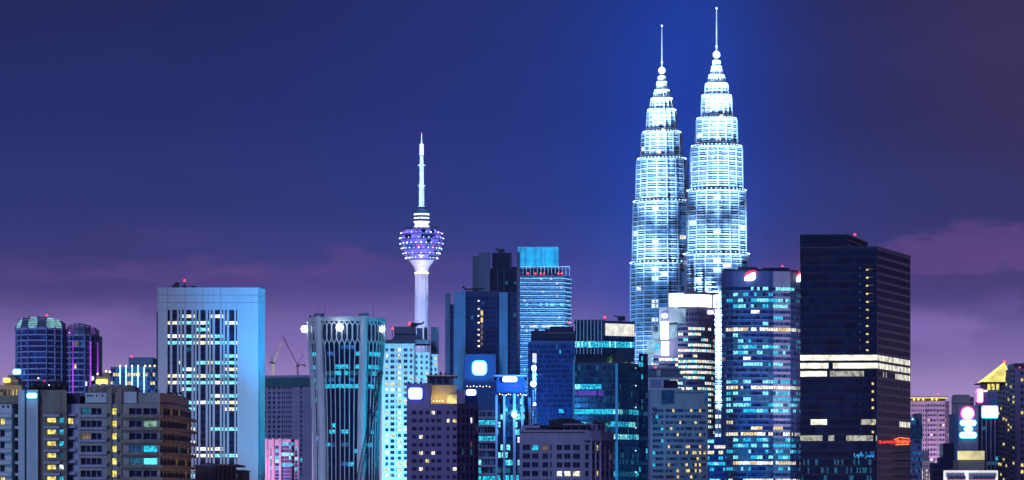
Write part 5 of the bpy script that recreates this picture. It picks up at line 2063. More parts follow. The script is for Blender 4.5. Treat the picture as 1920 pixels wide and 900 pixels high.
# ------------------------------------------------------------------ rounded tower with the blazing white crown
def crown_tower():
    b = Bld('office_tower', 'rounded office tower with a blazing white band round its top and white-lit stepped terraces', 'tower', 1300, 2010)
    s = b.s
    sp = 10.2 * s
    run = [b.p(1271, 0), b.p(1290, -2.5), b.p(1308, -2.0), b.p(1322, 1.5), b.p(1334, 7), b.p(1341, 14)]
    foot = run + [b.p(1341, 36), b.p(1225, 36), b.p(1225, 3)]

    def lit(sd):
        def f(fl, col, u):
            p = .95 if fl in (4, 6, 7) else (.75 if fl in (3, 8, 11) else .35)
            if hsh('ct', sd, fl, col // 2) < p * 1.15:
                return ['lit_white', 'lit_cream', 'lit_aqua', 'lit_cream'][int(hsh('ct', fl, col, sd) * 4)]
            return 'glass_navy'
        return f
    edges = {i: dict(n=4, frac=.96, sp=sp, h=sp * .50, top=1.2, depth=.4, lit=lit(i)) for i in range(5)}
    edges[8] = dict(n=9, frac=.96, sp=sp, h=sp * .5, top=sp * 6, depth=.4, lit=lit(9))
    b.tower(foot, b.z(610), 'mauve_panel', edges, b.z(905))
    up = [b.p(1286, -1.5), b.p(1308, -1.2), b.p(1322, 2.1), b.p(1334, 7.6), b.p(1340, 14), b.p(1340, 30), b.p(1286, 30)]
    b.tower(up, b.z(576), 'mauve_panel', {i: dict(n=4, frac=.6, sp=11 * s, h=6.5 * s, top=9.5 * s, depth=.4, lit=lambda f, c, u: 'glass_navy') for i in range(4)}, b.z(609), name='upper_wall', z0=b.z(609.9))
    b.flush()
    # white crown
    n = 0
    cr = [b.p(1254, .5), b.p(1282, -2), b.p(1283.2, -2), b.p(1308, -1.6), b.p(1309.5, -1.6), b.p(1324, 1.8), b.p(1325, 1.8), b.p(1334, 6.5), b.p(1337, 7.5), b.p(1342, 12)]
    for k in range(0, 10, 2):
        a, c = cr[k], cr[k + 1]
        m = MB()
        m.quad((*a, b.z(575.5)), (*c, b.z(575.5)), (*c, b.z(550 if k < 2 else 552)), (*a, b.z(550 if k < 2 else 552)))
        m.build('crown_screen', 'crown_white', b.o)
    MB().prism([b.p(1255, 1.2), b.p(1283, -1.2), b.p(1308, -.9), b.p(1324, 2.6), b.p(1334, 8), b.p(1340, 14), b.p(1340, 32), b.p(1255, 32)], b.z(575.9), b.z(549)).build('crown_core', 'dark_panel', b.o)
    ledge_along(b, [b.p(1284, -2), b.p(1308, -1.4), b.p(1324, 2.1), b.p(1335, 8), b.p(1343, 14)], b.z(549.5), b.z(547), 1.6, 'crown_rim', 'mauve_panel')
    # stepped terraces on the left; glow in most blocks imitates floodlight on them
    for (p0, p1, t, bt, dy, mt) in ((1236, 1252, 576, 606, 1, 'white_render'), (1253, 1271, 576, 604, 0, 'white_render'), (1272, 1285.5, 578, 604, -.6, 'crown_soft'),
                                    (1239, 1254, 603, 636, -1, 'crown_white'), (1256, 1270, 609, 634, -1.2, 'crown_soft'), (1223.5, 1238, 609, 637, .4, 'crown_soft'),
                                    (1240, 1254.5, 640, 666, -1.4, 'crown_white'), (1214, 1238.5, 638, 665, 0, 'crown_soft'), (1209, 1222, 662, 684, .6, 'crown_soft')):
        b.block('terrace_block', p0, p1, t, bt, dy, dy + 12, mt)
    for px, py, w, hh in ((1231, 617, 6, 10), (1231, 653, 8, 5), (1221, 645, 3, 4), (1232, 646, 8, 3.5), (1221, 656, 3, 4), (1213, 675, 4, 7), (1246, 590, 5, 5)):
        b.block('terrace_window', px - w / 2, px + w / 2, py - hh / 2, py + hh / 2, -1.2 if px < 1240 else .6, -.5 if px < 1240 else .9, 'lit_cyan' if hh < 7 else 'dim_blue')
    b.block('terrace_core', 1209, 1271, 684.2, None, 1.5, 30, 'mauve_panel')
    b.sign(1246, 592, 11, 9, .7, .4, 'sign_halo_blue', rim_w=.1)
    b.sign(1332, 585.5, 11, 6.5, 5.5, .3, 'violet_strip', rim_w=.2)
    light('SPOT', (b.X + b.x(1215), 2010 - 40, b.z(720)), (b.X + b.x(1232), 2010, b.z(625)), 0.16e6, (.75, .92, 1.0), 2, 50)


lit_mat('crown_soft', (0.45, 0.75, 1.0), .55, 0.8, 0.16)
crown_tower()


# ------------------------------------------------------------------ grey stepped block in front of the crown tower
def grey_block():
    b = Bld('office_block', 'grey stepped office block with single warm windows and an open white frame on its roof', 'office block', 1270, 1700)
    s = b.s
    sp = 11.3 * s
    gx = lambda c: 1160 + c / 2.368
    foot = [b.p(1219, 1), b.p(1248, 1), b.p(1248, 0), b.p(1327, 0), b.p(1327, 26), b.p(1219, 26)]
    warm_cols = {9: .55, 5: .3, 13: .4, 15: .4, 11: .2}

    def lit(fl, col, u):
        if hsh('gr', fl, col) < warm_cols.get(col, .04):
            return 'lit_warm'
        return 'dim_cyan' if hsh('gr1', fl, col) < .05 else ('glass_navy' if hsh('gr2', fl, col) < .6 else 'dim_blue')
    bl = lit_dots('grb', .12, ['lit_cyan', 'dim_cyan', 'lit_blue'], ['glass_blue', 'glass_teal', 'glass_navy'])
    b.tower(foot, b.z(731), 'grey_stone', {0: dict(n=4, frac=.9, sp=sp, h=sp * .5, top=36 * s, mL=5 * s, mR=1, depth=.4, lit=bl),
                                           2: dict(n=18, frac=.92, sp=sp, h=sp * .48, top=36 * s, depth=.4, mR=1.0, lit=lit)}, b.z(915))
    b.flush()
    b.block('glass_panel', 1240, 1264, 732, 757, -.25, -.05, 'glass_teal')
    b.block('glass_panel', 1321, 1327, 737, 757, -.25, -.05, 'glass_cyan')
    b.block('wall_panel', 1266, 1320, 735, 737, -.3, -.05, 'slate_panel')
    for px in (1224, 1229):
        for py in (766, 776, 787):
            b.block('small_window', px - 1.6, px + 1.6, py - 2, py + 2, .82, .95, 'glass_navy')
    # open frame and roof structures
    b.block('frame_beam', 1215, 1287, 708, 711.5, 3, 8, 'pale_concrete')
    b.block('frame_beam', 1215, 1278, 727.5, 730.9, 1.2, 8, 'pale_concrete')
    for px in (1217, 1241.5, 1285):
        b.block('frame_post', px - 1.4, px + 1.4, 711.6, 730.9 if px > 1280 else 727.4, 3.5, 7, 'pale_concrete')
    b.block('roof_glass', 1244, 1270, 713, 727.4, 9, 16, 'glass_navy')
    b.block('roof_house', 1216, 1275, 693, 707.9, 8, 20, 'slate_panel')
    b.block('roof_plate', 1213, 1279, 690, 692.9, 7, 21, 'mauve_panel')
    b.block('roof_post', 1231, 1239, 693, 706, 7.4, 7.9, 'pale_concrete')
    b.beacon(1229, 689, 10, 1.5, .5)


def low_lit_block():
    b = Bld('office_block', 'low dark block with cyan lit floors, between the grey stepped block and banded tower', 'office block', 1341, 1840)
    foot = [b.p(1322, 0), b.p(1360, 0), b.p(1360, 24), b.p(1322, 24)]
    b.tower(foot, b.z(819), 'navy_frame', {0: dict(n=9, frac=.9, sp=10.5 * b.s, h=6 * b.s, top=1.5, depth=.4, lit=lit_rows('llb', .6, .7, .15, ['lit_cyan', 'lit_aqua', 'dim_cyan', 'lit_cream'], ['glass_navy', 'glass_black'], 2))}, b.z(915))
    b.flush()


grey_block()
low_lit_block()


# ------------------------------------------------------------------ banded rounded tower with red-topped signs
def banded_tower():
    b = Bld('office_tower', 'rounded office tower of many lit horizontal bands with white red-topped signs at both top corners', 'tower', 1428, 1900)
    s = b.s
    sp = 10.9 * s
    run = [b.p(1353, 12), b.p(1361, 5), b.p(1374, 1.5), b.p(1408, -1.5), b.p(1441, 0), b.p(1450, 1.5), b.p(1482, 5), b.p(1493, 10), b.p(1503, 18)]
    foot = run + [b.p(1503, 40), b.p(1353, 40)]
    rowp = {}

    def lit(seg):
        def f(fl, col, u):
            base = hsh('bt', fl) * 1.0
            p = .84 if base < .62 else .18
            p *= {0: .5, 1: .6, 4: 1.2, 5: 1.1, 6: .8}.get(seg, 1.0)
            if fl == 0:
                return 'lit_aqua' if seg in (3, 5, 6) and hsh(fl, seg, col) < .8 else 'glass_navy'
            if hsh('bt2', fl, seg, col // 4) < p and hsh('bt3', fl, seg, col) < .9:
                cyan = hsh('bt4', fl) < .5
                return (['lit_cyan', 'lit_aqua', 'dim_cyan'] if cyan else ['lit_cream', 'lit_white', 'lit_cream', 'lit_warm'])[int(hsh('b5', fl, seg, col // 2) * (3 if cyan else 4))]
            return ['glass_blue', 'glass_navy', 'glass_black', 'dim_blue'][int(hsh('b6', fl, seg, col) * 4)]
        return f
    edges = {}
    for i in range(8):
        L = sqrt((run[i + 1][0] - run[i][0]) ** 2 + (run[i + 1][1] - run[i][1]) ** 2)
        edges[i] = dict(n=max(2, round(L / 1.5)), frac=.95, sp=sp, h=sp * .56, top=30 * s, depth=.4, lit=lit(i), mi=1 if i in (5,) else 0)  # one facet in lighter stone: the light falling on it put into colour
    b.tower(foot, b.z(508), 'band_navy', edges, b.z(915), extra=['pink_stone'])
    b.flush()
    # projecting sills: one thin rail per floor
    m = MB()
    z = b.z(508) - 30 * s - sp * .52
    k = 0
    while z > b.z(912):
        ledge_along(b, run[1:4] + [run[4]], z - .55, z - .15, .45, 'sill', 'fin_blue')
        z -= sp
        k += 1
    MB().prism([(q[0] * .985, q[1] * 1 + .8) for q in run] + [b.p(1500, 38), b.p(1356, 38)], b.z(507.9), b.z(504)).build('parapet', 'dark_panel', b.o)
    b.block('roof_house', 1385, 1420, 500.5, 503.9, 12, 22, 'dark_panel')
    b.block('roof_house', 1430, 1480, 502, 503.9, 12, 24, 'black_panel')
    for px, py, dy, w in ((1406, 519, -1.9, 21), (1498, 521, 12, 10)):
        # slanted white shield with a red cap
        cx, cz = b.x(px, dy), b.z(py, dy)
        a = w * s
        pts = [(-.5, -.42), (-.15, -.46), (.3, -.42), (.5, -.2), (.5, .3), (.38, .46), (.05, .36), (-.3, .12), (-.48, -.1)]
        o = MB().plate([(cx + p[0] * a, cz + p[1] * 17 * s) for p in pts], dy - 1.2, dy - .5).build('sign', 'sign_white', b.o)
        cap = [(-.50, .02), (-.3, .16), (.05, .40), (.38, .50), (.54, .33), (.6, .5), (.42, .72), (.0, .66), (-.36, .38)]
        MB().plate([(cx + p[0] * a, cz + p[1] * 17 * s) for p in cap], dy - 1.0, dy - .6).build('sign_cap', 'sign_rim_red', o)
    b.beacon(1467, 499, 18, 2, .45)
    for px in (1388, 1400, 1436, 1470):
        b.antenna(px, 497, 504, 16, .1)
    flood(1380, 720, 1900, 120, 0.9e6, (.03, .38, 1.0), 70, 50, dx=-20)
    flood(1466, 700, 1900, 90, 0.9e6, (.85, .75, 1.0), 26, 50, dx=40)


wall_mat('band_navy', (0.07, 0.10, 0.24), rough=.5)
banded_tower()


# ------------------------------------------------------------------ tall black tower on the right
def black_tower():
    b = Bld('office_tower', 'tall black glass tower with three blazing white floors and a red sign on its side', 'tower', 1600, 1500)
    s = b.s
    sp = 15.1 * s
    full, side = {}, {}

    def cell(fl, u, face):
        # floors counted from the top of the lower roof
        if fl in (13, 14):
            if face == 0:
                return 'lit_office' if not (fl == 14 and .36 < u < .43) else 'glass_black'
            return 'lit_office'
        if fl == 15:
            if face == 0:
                return 'lit_office' if u < .34 else ('dim_office' if .38 < u < .82 else 'glass_black')
            return 'lit_office' if u > .55 else ('dim_office' if hsh('k', u) < .3 else 'glass_black')
        if fl == 21:
            if face == 0:
                return 'lit_office' if .14 < u < .34 else ('dim_office' if .78 < u < .98 else 'glass_black')
            return 'lit_office' if u > .66 else 'glass_black'
        if fl == 23 and face == 0:
            return 'dim_office' if hsh('f23', round(u * 26)) < .75 else 'glass_black'
        if fl == 25 and face == 0:
            return 'lit_blue' if .66 < u < .98 and hsh('f25', round(u * 40)) < .55 else 'glass_black'
        if fl in (26, 27, 28) and face == 0 and hsh('f26', fl, u) < .2:
            return 'dim_cyan'
        if face == 1:
            return 'glass_side'
        return 'glass_ink' if hsh('gk', fl, round(u * 13), face) < .4 else 'glass_black'
    foot = [b.p(1500.5, 2), b.p(1645, 0), b.p(1707, 56), b.p(1690, 80), b.p(1508, 80)]
    b.tower(foot, b.z(463), 'black_panel', {0: dict(n=52, frac=.93, sp=sp, h=10.2 * s, top=6 * s, depth=.22, lit=lambda f, c, u: cell(f, u, 0)),
                                            1: dict(n=24, frac=.90, sp=sp, h=10.2 * s, top=6 * s, depth=.22, lit=lambda f, c, u: cell(f, u, 1))}, b.z(910))
    b.flush()
    hi = [b.p(1500, 1.7), b.p(1590, 1.2), b.p(1627, 46), b.p(1620, 60), b.p(1506, 60)]
    b.tower(hi, b.z(439.5), 'black_panel', {0: dict(n=26, frac=.85, sp=9 * s, h=7.6 * s, top=1.2 * s, depth=.3, lit=lambda f, c, u: 'glass_black'),
                                            1: dict(n=16, frac=.85, sp=9 * s, h=7.6 * s, top=1.2 * s, depth=.3, lit=lambda f, c, u: 'glass_ink')}, b.z(490), name='upper_wall', z0=b.z(490))
    b.flush()
    ledge_along(b, [foot[0], foot[1], foot[2]], b.z(464.5), b.z(461.8), .25, 'roof_edge', 'dark_panel')
    ledge_along(b, [hi[0], hi[1], hi[2]], b.z(441), b.z(438.5), .25, 'roof_edge', 'dark_panel')
    # slender stair windows, one per floor
    for k in range(11):
        py = 502 + 15.1 * k
        b.block('stair_window', 1624, 1628.5, py + 2, py + 5, -.12, -.02, 'lit_warm')
        b.block('stair_lamp', 1612, 1613, py - .6, py + .6, -.12, -.02, 'lamp_cool_dim')
        if k < 5:
            b.block('ceiling_glow', 1628.6, 1637, py + 2, py + 3, -.12, -.02, 'dim_warm')
    for k in range(7):
        py = 719 + 15.1 * k
        if k in (4,):
            continue
        b.block('stair_window', 1634.5, 1638.5, py - 2, py + 2.5, -.12, -.02, 'lit_warm')
        b.block('stair_lamp', 1613, 1614, py + 9, py + 10, -.12, -.02, 'lamp_cool_dim')
    # red neon sign of many strokes across the right-hand face
    q0, q1 = foot[1], foot[2]
    dx, dy = q1[0] - q0[0], q1[1] - q0[1]
    L = sqrt(dx * dx + dy * dy)
    nx, ny = dy / L, -dx / L
    P = lambda t, py, o=.6: (q0[0] + dx * t + nx * o, q0[1] + dy * t + ny * o, H + (HOR - py) * (1500 + dy * t) / F)
    rd = random.Random(8)
    m = MB()
    r = .26
    for t0, t1, ph in ((.02, .07, 8), (.10, .42, 3.4), (.45, .95, 6.5)):
        n = max(2, int((t1 - t0) * 24))
        for k in range(n):
            t = t0 + (t1 - t0) * (k + .5) / n
            w = (t1 - t0) / n * .36
            c = 828 - (ph - 5) * .2 if t0 > .4 else 829
            hgt = ph * rd.uniform(.6, 1.0) * .5
            kind = rd.randrange(4)
            if kind == 0:
                m.tube(P(t - w, c + hgt), P(t - w, c - hgt), r).tube(P(t - w, c - hgt), P(t + w, c), r)
            elif kind == 1:
                m.tube(P(t - w, c + hgt), P(t, c - hgt), r).tube(P(t, c - hgt), P(t + w, c + hgt), r)
            elif kind == 2:
                m.tube(P(t, c + hgt), P(t, c - hgt), r).tube(P(t - w, c + hgt * .2), P(t + w, c - hgt * .3), r)
            else:
                m.tube(P(t - w, c - hgt), P(t + w, c - hgt), r).tube(P(t + w, c - hgt), P(t + w, c + hgt), r)
    sg = m.build('neon_sign', 'sign_red', b.o)
    sg['label'] = 'red neon lettering on the tower side'
    m = MB()
    m.tube(P(.45, 824.5, .75), P(.62, 820.5, .75), .16).tube(P(.62, 820.5, .75), P(.92, 822.5, .75), .16).tube(P(.5, 834, .75), P(.9, 833, .75), .16)
    for k in range(6):
        t = .54 + .065 * k
        m.tube(P(t, 831, .85), P(t + .008, 825.5 + (k % 3), .85), .2)
    m.build('neon_outline', 'sign_glow_red', sg)
    # small blue neon figures on the wide face
    m = MB()
    for k in range(16):
        px = 1601 + k * 2.5 + rd.uniform(-.6, .6)
        py = 858 + rd.uniform(-4, 2)
        m.box(b.x(px), b.x(px + rd.uniform(.6, 2.0)), -.3, -.05, b.z(py + 1), b.z(py - 4 * rd.random() - (2.5 if k < 8 else 0)))
    m.build('neon_pattern', 'lit_blue_bits', b.o)
    b.beacon(1603, 440, 20, 4, .5)
    for px in (1596, 1609, 1688, 1692):
        b.antenna(px, 430 if px < 1650 else 470, 440 if px < 1650 else 482, 40, .12)
    # faint pale floor edges low on the right-hand face
    for py in (848, 863, 878, 893):
        A, C = P(.5, py, .1), P(1.0, py, .1)
        m = MB()
        m.quad((A[0], A[1], A[2] - .5), (C[0], C[1], C[2] - .5), (C[0], C[1], C[2] + .4), (A[0], A[1], A[2] + .4))
        m.build('floor_edge', 'slate_panel', b.o)


lit_mat('sign_glow_red', (1.0, .22, .04), 2.2, .3, .6)
lit_mat('lit_office', (1.0, 0.98, 0.78), 1.45, .5, .28)
lit_mat('lit_blue_bits', (.05, .45, 1.0), 1.0, .9, .5)
lit_mat('dim_office', (0.75, 0.74, 0.60), .55, .7, .6)
lit_mat('lamp_cool_dim', (0.2, .5, 1.0), .8, 0)
glass_mat('glass_ink', (0.010, 0.022, 0.095), .10)
glass_mat('glass_side', (0.012, 0.036, 0.110), .10, .4)  # right-hand face tinted lighter to imitate the sky reflected in it
black_tower()


# ------------------------------------------------------------------ far right
def far_hotel():
    b = Bld('hotel_tower', 'far hazy mauve tower with a yellow-lit eave, right of the black tower', 'tower', 1742, 2900)
    s = b.s
    foot = [b.p(1700, 0), b.p(1738, 0), b.p(1738, -2), b.p(1772, -2), b.p(1780, 6), b.p(1780, 30), b.p(1700, 30)]
    d = lit_dots('fh', .1, ['lit_warm', 'lit_cream'], ['glass_navy', 'hazy_glass'])
    b.tower(foot, b.z(752), 'pink_stone', {0: dict(n=9, frac=.5, sp=9.2 * s, h=4.6 * s, top=6 * s, depth=.5, mode='window', lit=d),
                                           2: dict(n=6, frac=.72, sp=9.2 * s, h=4.4 * s, top=6 * s, depth=.5, mode='window', lit=d),
                                           3: dict(n=2, frac=.4, sp=9.2 * s, h=4.4 * s, top=6 * s, depth=.5, mode='window', lit=d)}, b.z(905))
    b.flush()
    b.block('eave', 1700, 1777, 742.5, 745, -5, 30, 'beige_render')
    b.block('eave_light', 1702, 1776, 745.4, 746.8, -4.6, -4.2, 'sign_yellow')
    b.block('attic', 1706, 1772, 747, 751.9, 2, 28, 'beige_render')
    for px in (1714, 1722, 1731, 1748, 1756):
        b.lamp(px, 749, 1.2, 1.4, 'lamp_amber', 'eave_lamp')
    for px in (1738.5, 1758):
        b.block('pier', px - 1, px + 1, 775, 905, -3, -2.01, 'mauve_render')
    b.beacon(1759, 739, 4, 2, .6)
    flood(1740, 790, 2900, 90, 1.8e6, (.9, .6, .95), 70, 40)


glass_mat('hazy_glass', (.06, .05, .12), .3)


def hazy_office():
    b = Bld('office_tower', 'far hazy lavender tower without lit windows, behind the wall with the round white sign', 'tower', 1806, 3100)
    s = b.s
    foot = [b.p(1784, 4), b.p(1792, 0), b.p(1818, 0), b.p(1826, 5), b.p(1826, 30), b.p(1784, 30)]
    b.tower(foot, b.z(744), 'mauve_render', {1: dict(n=8, frac=.6, sp=8 * s, h=3.5 * s, top=10 * s, depth=.4, lit=lambda f, c, u: 'hazy_glass')}, b.z(900))
    b.flush()
    b.block('roof_house', 1790, 1818, 740, 743.9, 6, 24, 'mauve_render')
    b.block('cornice', 1783.5, 1826.5, 753, 755, -.8, -.05, 'pink_stone')


def teal_offices():
    b = Bld('office_block', 'narrow teal glass block with bright blue floors, against the right edge of the black tower', 'office block', 1718, 1750)
    s = b.s
    foot = [b.p(1700, 0), b.p(1729, 0), b.p(1729, 24), b.p(1700, 24)]
    b.tower(foot, b.z(822), 'mauve_panel', {0: dict(n=8, frac=.92, sp=11 * s, h=6 * s, top=3 * s, depth=.4, lit=lambda f, c, u: 'lit_blue' if f in (2, 3, 5) and hsh('to', f, c) < .7 else ('dim_blue' if hsh('to2', f, c) < .4 else 'glass_navy'))}, b.z(915))
    b.flush()
    b.block('glass_box', 1700, 1730, 797, 821.9, -.5, 20, 'glass_teal')
    b.block('glass_box', 1700, 1718, 782, 796.9, 1, 18, 'glass_cyan')
    b.block('glass_box', 1718.1, 1729, 775, 796.9, 4, 18, 'slate_panel')
    b.lamp(1711, 786, .5, 1.4, 'lamp_cool', 'roof_lamp')

    c = Bld('office_block', 'low blue-grey building in steps with a glass top, left of the beige lit screen', 'office block', 1775, 1620)
    for (p0, p1, t, dy, mt) in ((1768, 1789, 831, 8, 'glass_teal'), (1764, 1790, 857.5, 4, 'blue_panel'), (1750, 1791, 868, 1, 'blue_panel')):
        c.block('glass_top' if t == 831 else 'step', p0, p1, t, None if t == 868 else (857.4 if t == 831 else 867.9), dy, dy + 14, mt)
    for k in range(5):
        c.block('mullion', 1769 + k * 4.6, 1769.7 + k * 4.6, 832, 857, 7.7, 7.97, 'fin_blue')
    for k in range(4):
        c.block('window', 1754 + k * 5, 1757.5 + k * 5, 884, 893, .7, .97, 'glass_navy')
    c.block('canopy', 1749, 1792, 880, 882, .2, .98, 'band_pale')

    d = Bld('house', 'low pink-white lit building at the foot of the far yellow-eaved tower', 'building', 1735, 1900)
    foot = [d.p(1712, 0), d.p(1752, 0), d.p(1752, 20), d.p(1712, 20)]
    d.tower(foot, d.z(867), 'pink_stone', {0: dict(n=7, frac=.4, sp=8 * d.s, h=4 * d.s, top=5 * d.s, depth=.3, mode='window', lit=lit_dots('lp', .35, ['lit_cream', 'lit_warm'], ['hazy_glass', 'glass_navy']))}, d.z(915))
    d.flush()
    d.block('upper_step', 1722, 1742, 845, 866.9, 3, 16, 'mauve_render')
    d.block('cornice', 1711, 1753, 864.5, 866.9, -.8, -.05, 'white_render')
    d.block('lit_front', 1722, 1730, 881, 899, -.4, -.05, 'screen_white')
    flood(1732, 880, 1900, 40, 1.0e5, (1.0, .75, .85), 80, 50)


def sign_block():
    b = Bld('office_block', 'office block with a lavender wall of stacked white signs, the top one round and pink-haloed', 'office block', 1834, 1750)
    s = b.s
    sp = 9.4 * s
    foot = [b.p(1797, 0), b.p(1834, 0), b.p(1834, 1), b.p(1874, 1), b.p(1874, 28), b.p(1797, 28)]
    d = lit_rows('sb', .3, .5, .08, ['lit_cyan', 'dim_cyan', 'lit_aqua'], ['glass_navy', 'glass_black'], 1)
    X = b.x(1834)
    u = lambda px: (b.x(px) - X) * 1.0
    b.tower(foot, b.z(760), 'lavender_wall', {2: dict(xs=[0, u(1834.6), u(1840.5), u(1842), u(1848.5), u(1850.5), u(1857), u(1859), u(1865), u(1867), u(1873), u(1874) * 1.001], sp=sp, h=sp * .7, strip=1, top=30 * s, depth=.6, lit=d)}, b.z(915), extra=['black_panel'])
    b.flush()
    b.block('side_wing', 1790, 1796.9, 775, None, 3, 26, 'blue_panel')
    b.sign(1814, 775.2, 21, 21, -.05, round_=True, rim='sign_halo_pink', rim_w=.13)
    b.sign(1815, 793, 28.5, 9, -.05, .45, rim_w=.18)
    b.sign(1815.5, 804.5, 14, 9, -.05, .45, rim_w=.18)
    b.sign(1815, 816, 30, 9.5, -.05, .45, rim_w=.18)
    b.sign(1856, 772.5, 29, 20.5, .9, .12, rim_w=.09)


wall_mat('lavender_wall', (0.32, 0.29, 0.42), var=.12)


def pyramid_tower():
    b = Bld('office_tower', 'tower topped by a glowing yellow pyramid roof with a red beacon on its point', 'tower', 1872, 2250)
    s = b.s
    foot = [b.p(1847, 0), b.p(1898, 0), b.p(1898, 34), b.p(1847, 34)]
    b.tower(foot, b.z(732), 'lavender_render', {0: dict(n=8, frac=.55, sp=9 * s, h=5 * s, top=4 * s, depth=.4, mode='window', lit=lit_dots('py', .1, ['lit_warm', 'lit_cyan'], ['glass_navy', 'dim_blue']))}, b.z(800))
    b.flush()
    for px in (1850, 1858, 1866, 1875, 1885, 1894):
        b.block('lantern_post', px - .8, px + .8, 718, 731.9, .6, 2.2, 'dark_panel')
    for px in (1854, 1862, 1870.5):
        b.block('lantern_window', px - 2.6, px + 2.6, 720, 731, 3, 3.3, 'lit_yellow')
    b.block('lantern_core', 1848, 1897, 718, 731.9, 3.5, 30, 'dark_panel')
    b.block('eave', 1841, 1900, 716, 717.9, -3, 36, 'dark_panel')
    x0, x1, xa = b.x(1846, 0), b.x(1897, 0), b.x(1883, 16)
    z0, z1 = b.z(715.9), b.z(681, 16)
    m = MB()
    n = 9
    ap = (xa, 16, z1)
    base = [(x0, 0), (x1, 0), (x1, 32), (x0, 32)]
    for q in range(4):
        a, c = base[q], base[(q + 1) % 4]
        for k in range(n):
            t0, t1 = k / n, (k + .86) / n
            g = lambda p, t: (p[0] + (ap[0] - p[0]) * t, p[1] + (ap[1] - p[1]) * t, z0 + (z1 - z0) * t)
            m.quad(g(a, t0), g(c, t0), g(c, t1), g(a, t1))
    m.build('pyramid_roof', 'pyramid_lit', b.o)
    mm = MB()
    for q in range(4):
        a = base[q]
        mm.tube((a[0], a[1], z0), (ap[0], ap[1], ap[2]), .5)
    mm.build('roof_ridge', 'sign_yellow', b.o)
    b.beacon(1883, 678, 16, 1, .75)

    c = Bld('office_block', 'violet block with a bright white upright sign at its left corner, below the yellow pyramid', 'office block', 1856, 2050)
    foot = [c.p(1842, 0), c.p(1876, 0), c.p(1876, 22), c.p(1842, 22)]
    c.tower(foot, c.z(735), 'violet_wall', {0: dict(n=3, frac=.5, sp=9 * c.s, h=6 * c.s, top=6 * c.s, mL=3, depth=.4, mode='window', lit=lambda f, k, q: 'dim_blue')}, c.z(800))
    c.flush()
    c.block('roof_slab', 1838, 1852, 731, 734, -1, 20, 'lit_cream')
    c.sign(1837, 742, 9, 23, -1, .15, 'sign_halo_pink', rim_w=.25)
    c.block('corner_shaft', 1832.5, 1841.9, 752, None, 0, 8, 'beige_render')


wall_mat('violet_wall', (0.16, 0.14, 0.36))
lit_mat('pyramid_lit', (1.0, 0.84, 0.22), 1.05, .35, .14)


def gridded_tower():
    b = Bld('office_tower', 'tower of small dark and yellow windows with a stair-stepped edge, beside the pyramid roof', 'tower', 1896, 1700)
    s = b.s
    sp = 9.55 * s
    d = lit_dots('gt', .14, ['lit_yellow', 'lit_warm'], ['glass_black', 'glass_navy', 'glass_black'])
    steps = [(1871, 1879, 732), (1879.05, 1885, 723), (1885.05, 1893, 706), (1893.05, 1903, 691.5)]
    for k, (p0, p1, t) in enumerate(steps):
        foot = [b.p(p0, 0), b.p(p1, 0), b.p(p1, 30), b.p(p0, 30)]
        zt = b.z(t)
        b.tower(foot, zt, 'grey_stone', {0: dict(pitch=4.0 * s, frac=.66, sp=sp, h=5.0 * s, top=2.2 * s, depth=.5, mode='window', lit=lit_dots(('gt', k), .15, ['lit_yellow', 'lit_warm'], ['glass_black', 'glass_navy', 'glass_black']), frame='dark_metal')}, b.z(910), name='wall')
    b.block('corner_shaft', 1903.1, 1910, 689, None, -1.5, 30, 'lavender_dark')
    foot = [b.p(1910.1, -.5), b.p(1950, -.5), b.p(1950, 30), b.p(1910.1, 30)]
    b.tower(foot, b.z(691), 'lavender_dark', {0: dict(xs=[0, 1.0, 2.3, 4.2, 5.5, 7.4, 10.2], sp=12.3 * s, h=6 * s, top=6 * s, depth=.6, mode='window', lit=lit_dots('gt9', .2, ['lit_yellow', 'lit_warm'], ['glass_black']), frame='dark_metal')}, b.z(910), name='side_wall')
    b.flush()
    b.block('roof_house', 1902, 1950, 681, 688.9, 3, 26, 'dark_panel')
    b.beacon(1912, 689, -1, .6, .35)


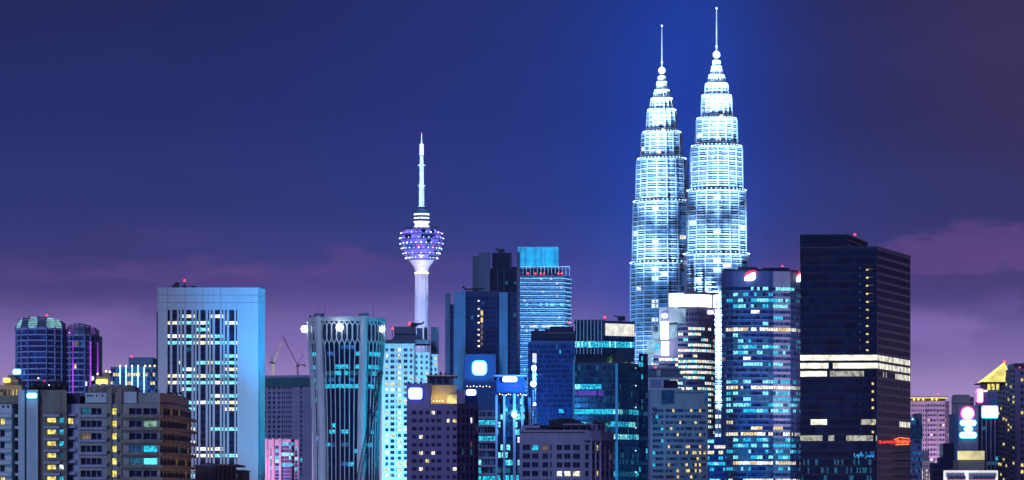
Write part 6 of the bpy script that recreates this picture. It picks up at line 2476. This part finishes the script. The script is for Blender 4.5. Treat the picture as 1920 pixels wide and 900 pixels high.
def street_buildings():
    b = Bld('billboard_house', 'beige house with a glowing cream screen on top, below the stack of white signs', 'building', 1822, 1500)
    b.block('house_wall', 1797, 1846, 862, None, 0, 18, 'beige_render')
    b.block('screen', 1797.5, 1846, 845.5, 861.9, -.6, 4, 'screen_cream')
    b.block('side_house', 1846.1, 1852, 866, None, 2, 16, 'dirty_beige')
    c = Bld('shop_building', 'low white-lit building with a row of small dark windows over red awnings', 'shop', 1820, 1420)
    s = c.s
    foot = [c.p(1769, 0), c.p(1871, 0), c.p(1871, 20), c.p(1769, 20)]
    X = c.x(1769)
    xs = [0]
    for a in [1779 + k * 4.1 for k in range(8)] + [1825 + k * 4.1 for k in range(10)]:
        xs += [c.x(a) - X, c.x(a + 3.2) - X]
    xs.append(c.x(1871) - X)
    c.tower(foot, c.z(882), 'white_render', {0: dict(xs=xs, sp=30 * s, h=5.5 * s, top=10.5 * s, depth=.3, mode='window', lit=lambda f, k, u: 'glass_navy')}, c.z(905))
    c.flush()
    c.block('awning', 1779, 1811, 898.8, 904, -2.5, -.05, 'awning_red')
    c.block('awning', 1818, 1866, 899, 904, -2.5, -.05, 'awning_red')
    c.antenna(1814, 874, 882, 6, .1)
    flood(1820, 888, 1420, 30, 2.2e5, (1.0, .90, .72), 120, 78)


lit_mat('screen_cream', (1.0, .88, .42), .8, .3, .2)
paint('awning_red', (.55, .04, .05), .6)
far_hotel()
hazy_office()
teal_offices()
sign_block()
pyramid_tower()
gridded_tower()
street_buildings()


# ------------------------------------------------------------------ the air
if HAZE_DENSITY > 0:
    hz = MB().box(-1400, 1400, -60, 3300, -1.0, 480).build('haze', 'steel')
    hz['kind'] = 'stuff'
    hm = bpy.data.materials.new('haze_air')
    hm.use_nodes = True
    nt = hm.node_tree
    nt.nodes.clear()
    ho = nt.nodes.new('ShaderNodeOutputMaterial')
    hv = nt.nodes.new('ShaderNodeVolumePrincipled')
    hv.inputs['Color'].default_value = (0.62, 0.70, 1.0, 1)
    hv.inputs['Density'].default_value = HAZE_DENSITY
    hv.inputs['Anisotropy'].default_value = 0.35
    nt.links.new(hv.outputs[0], ho.inputs['Volume'])
    hz.data.materials.clear()
    hz.data.materials.append(hm)
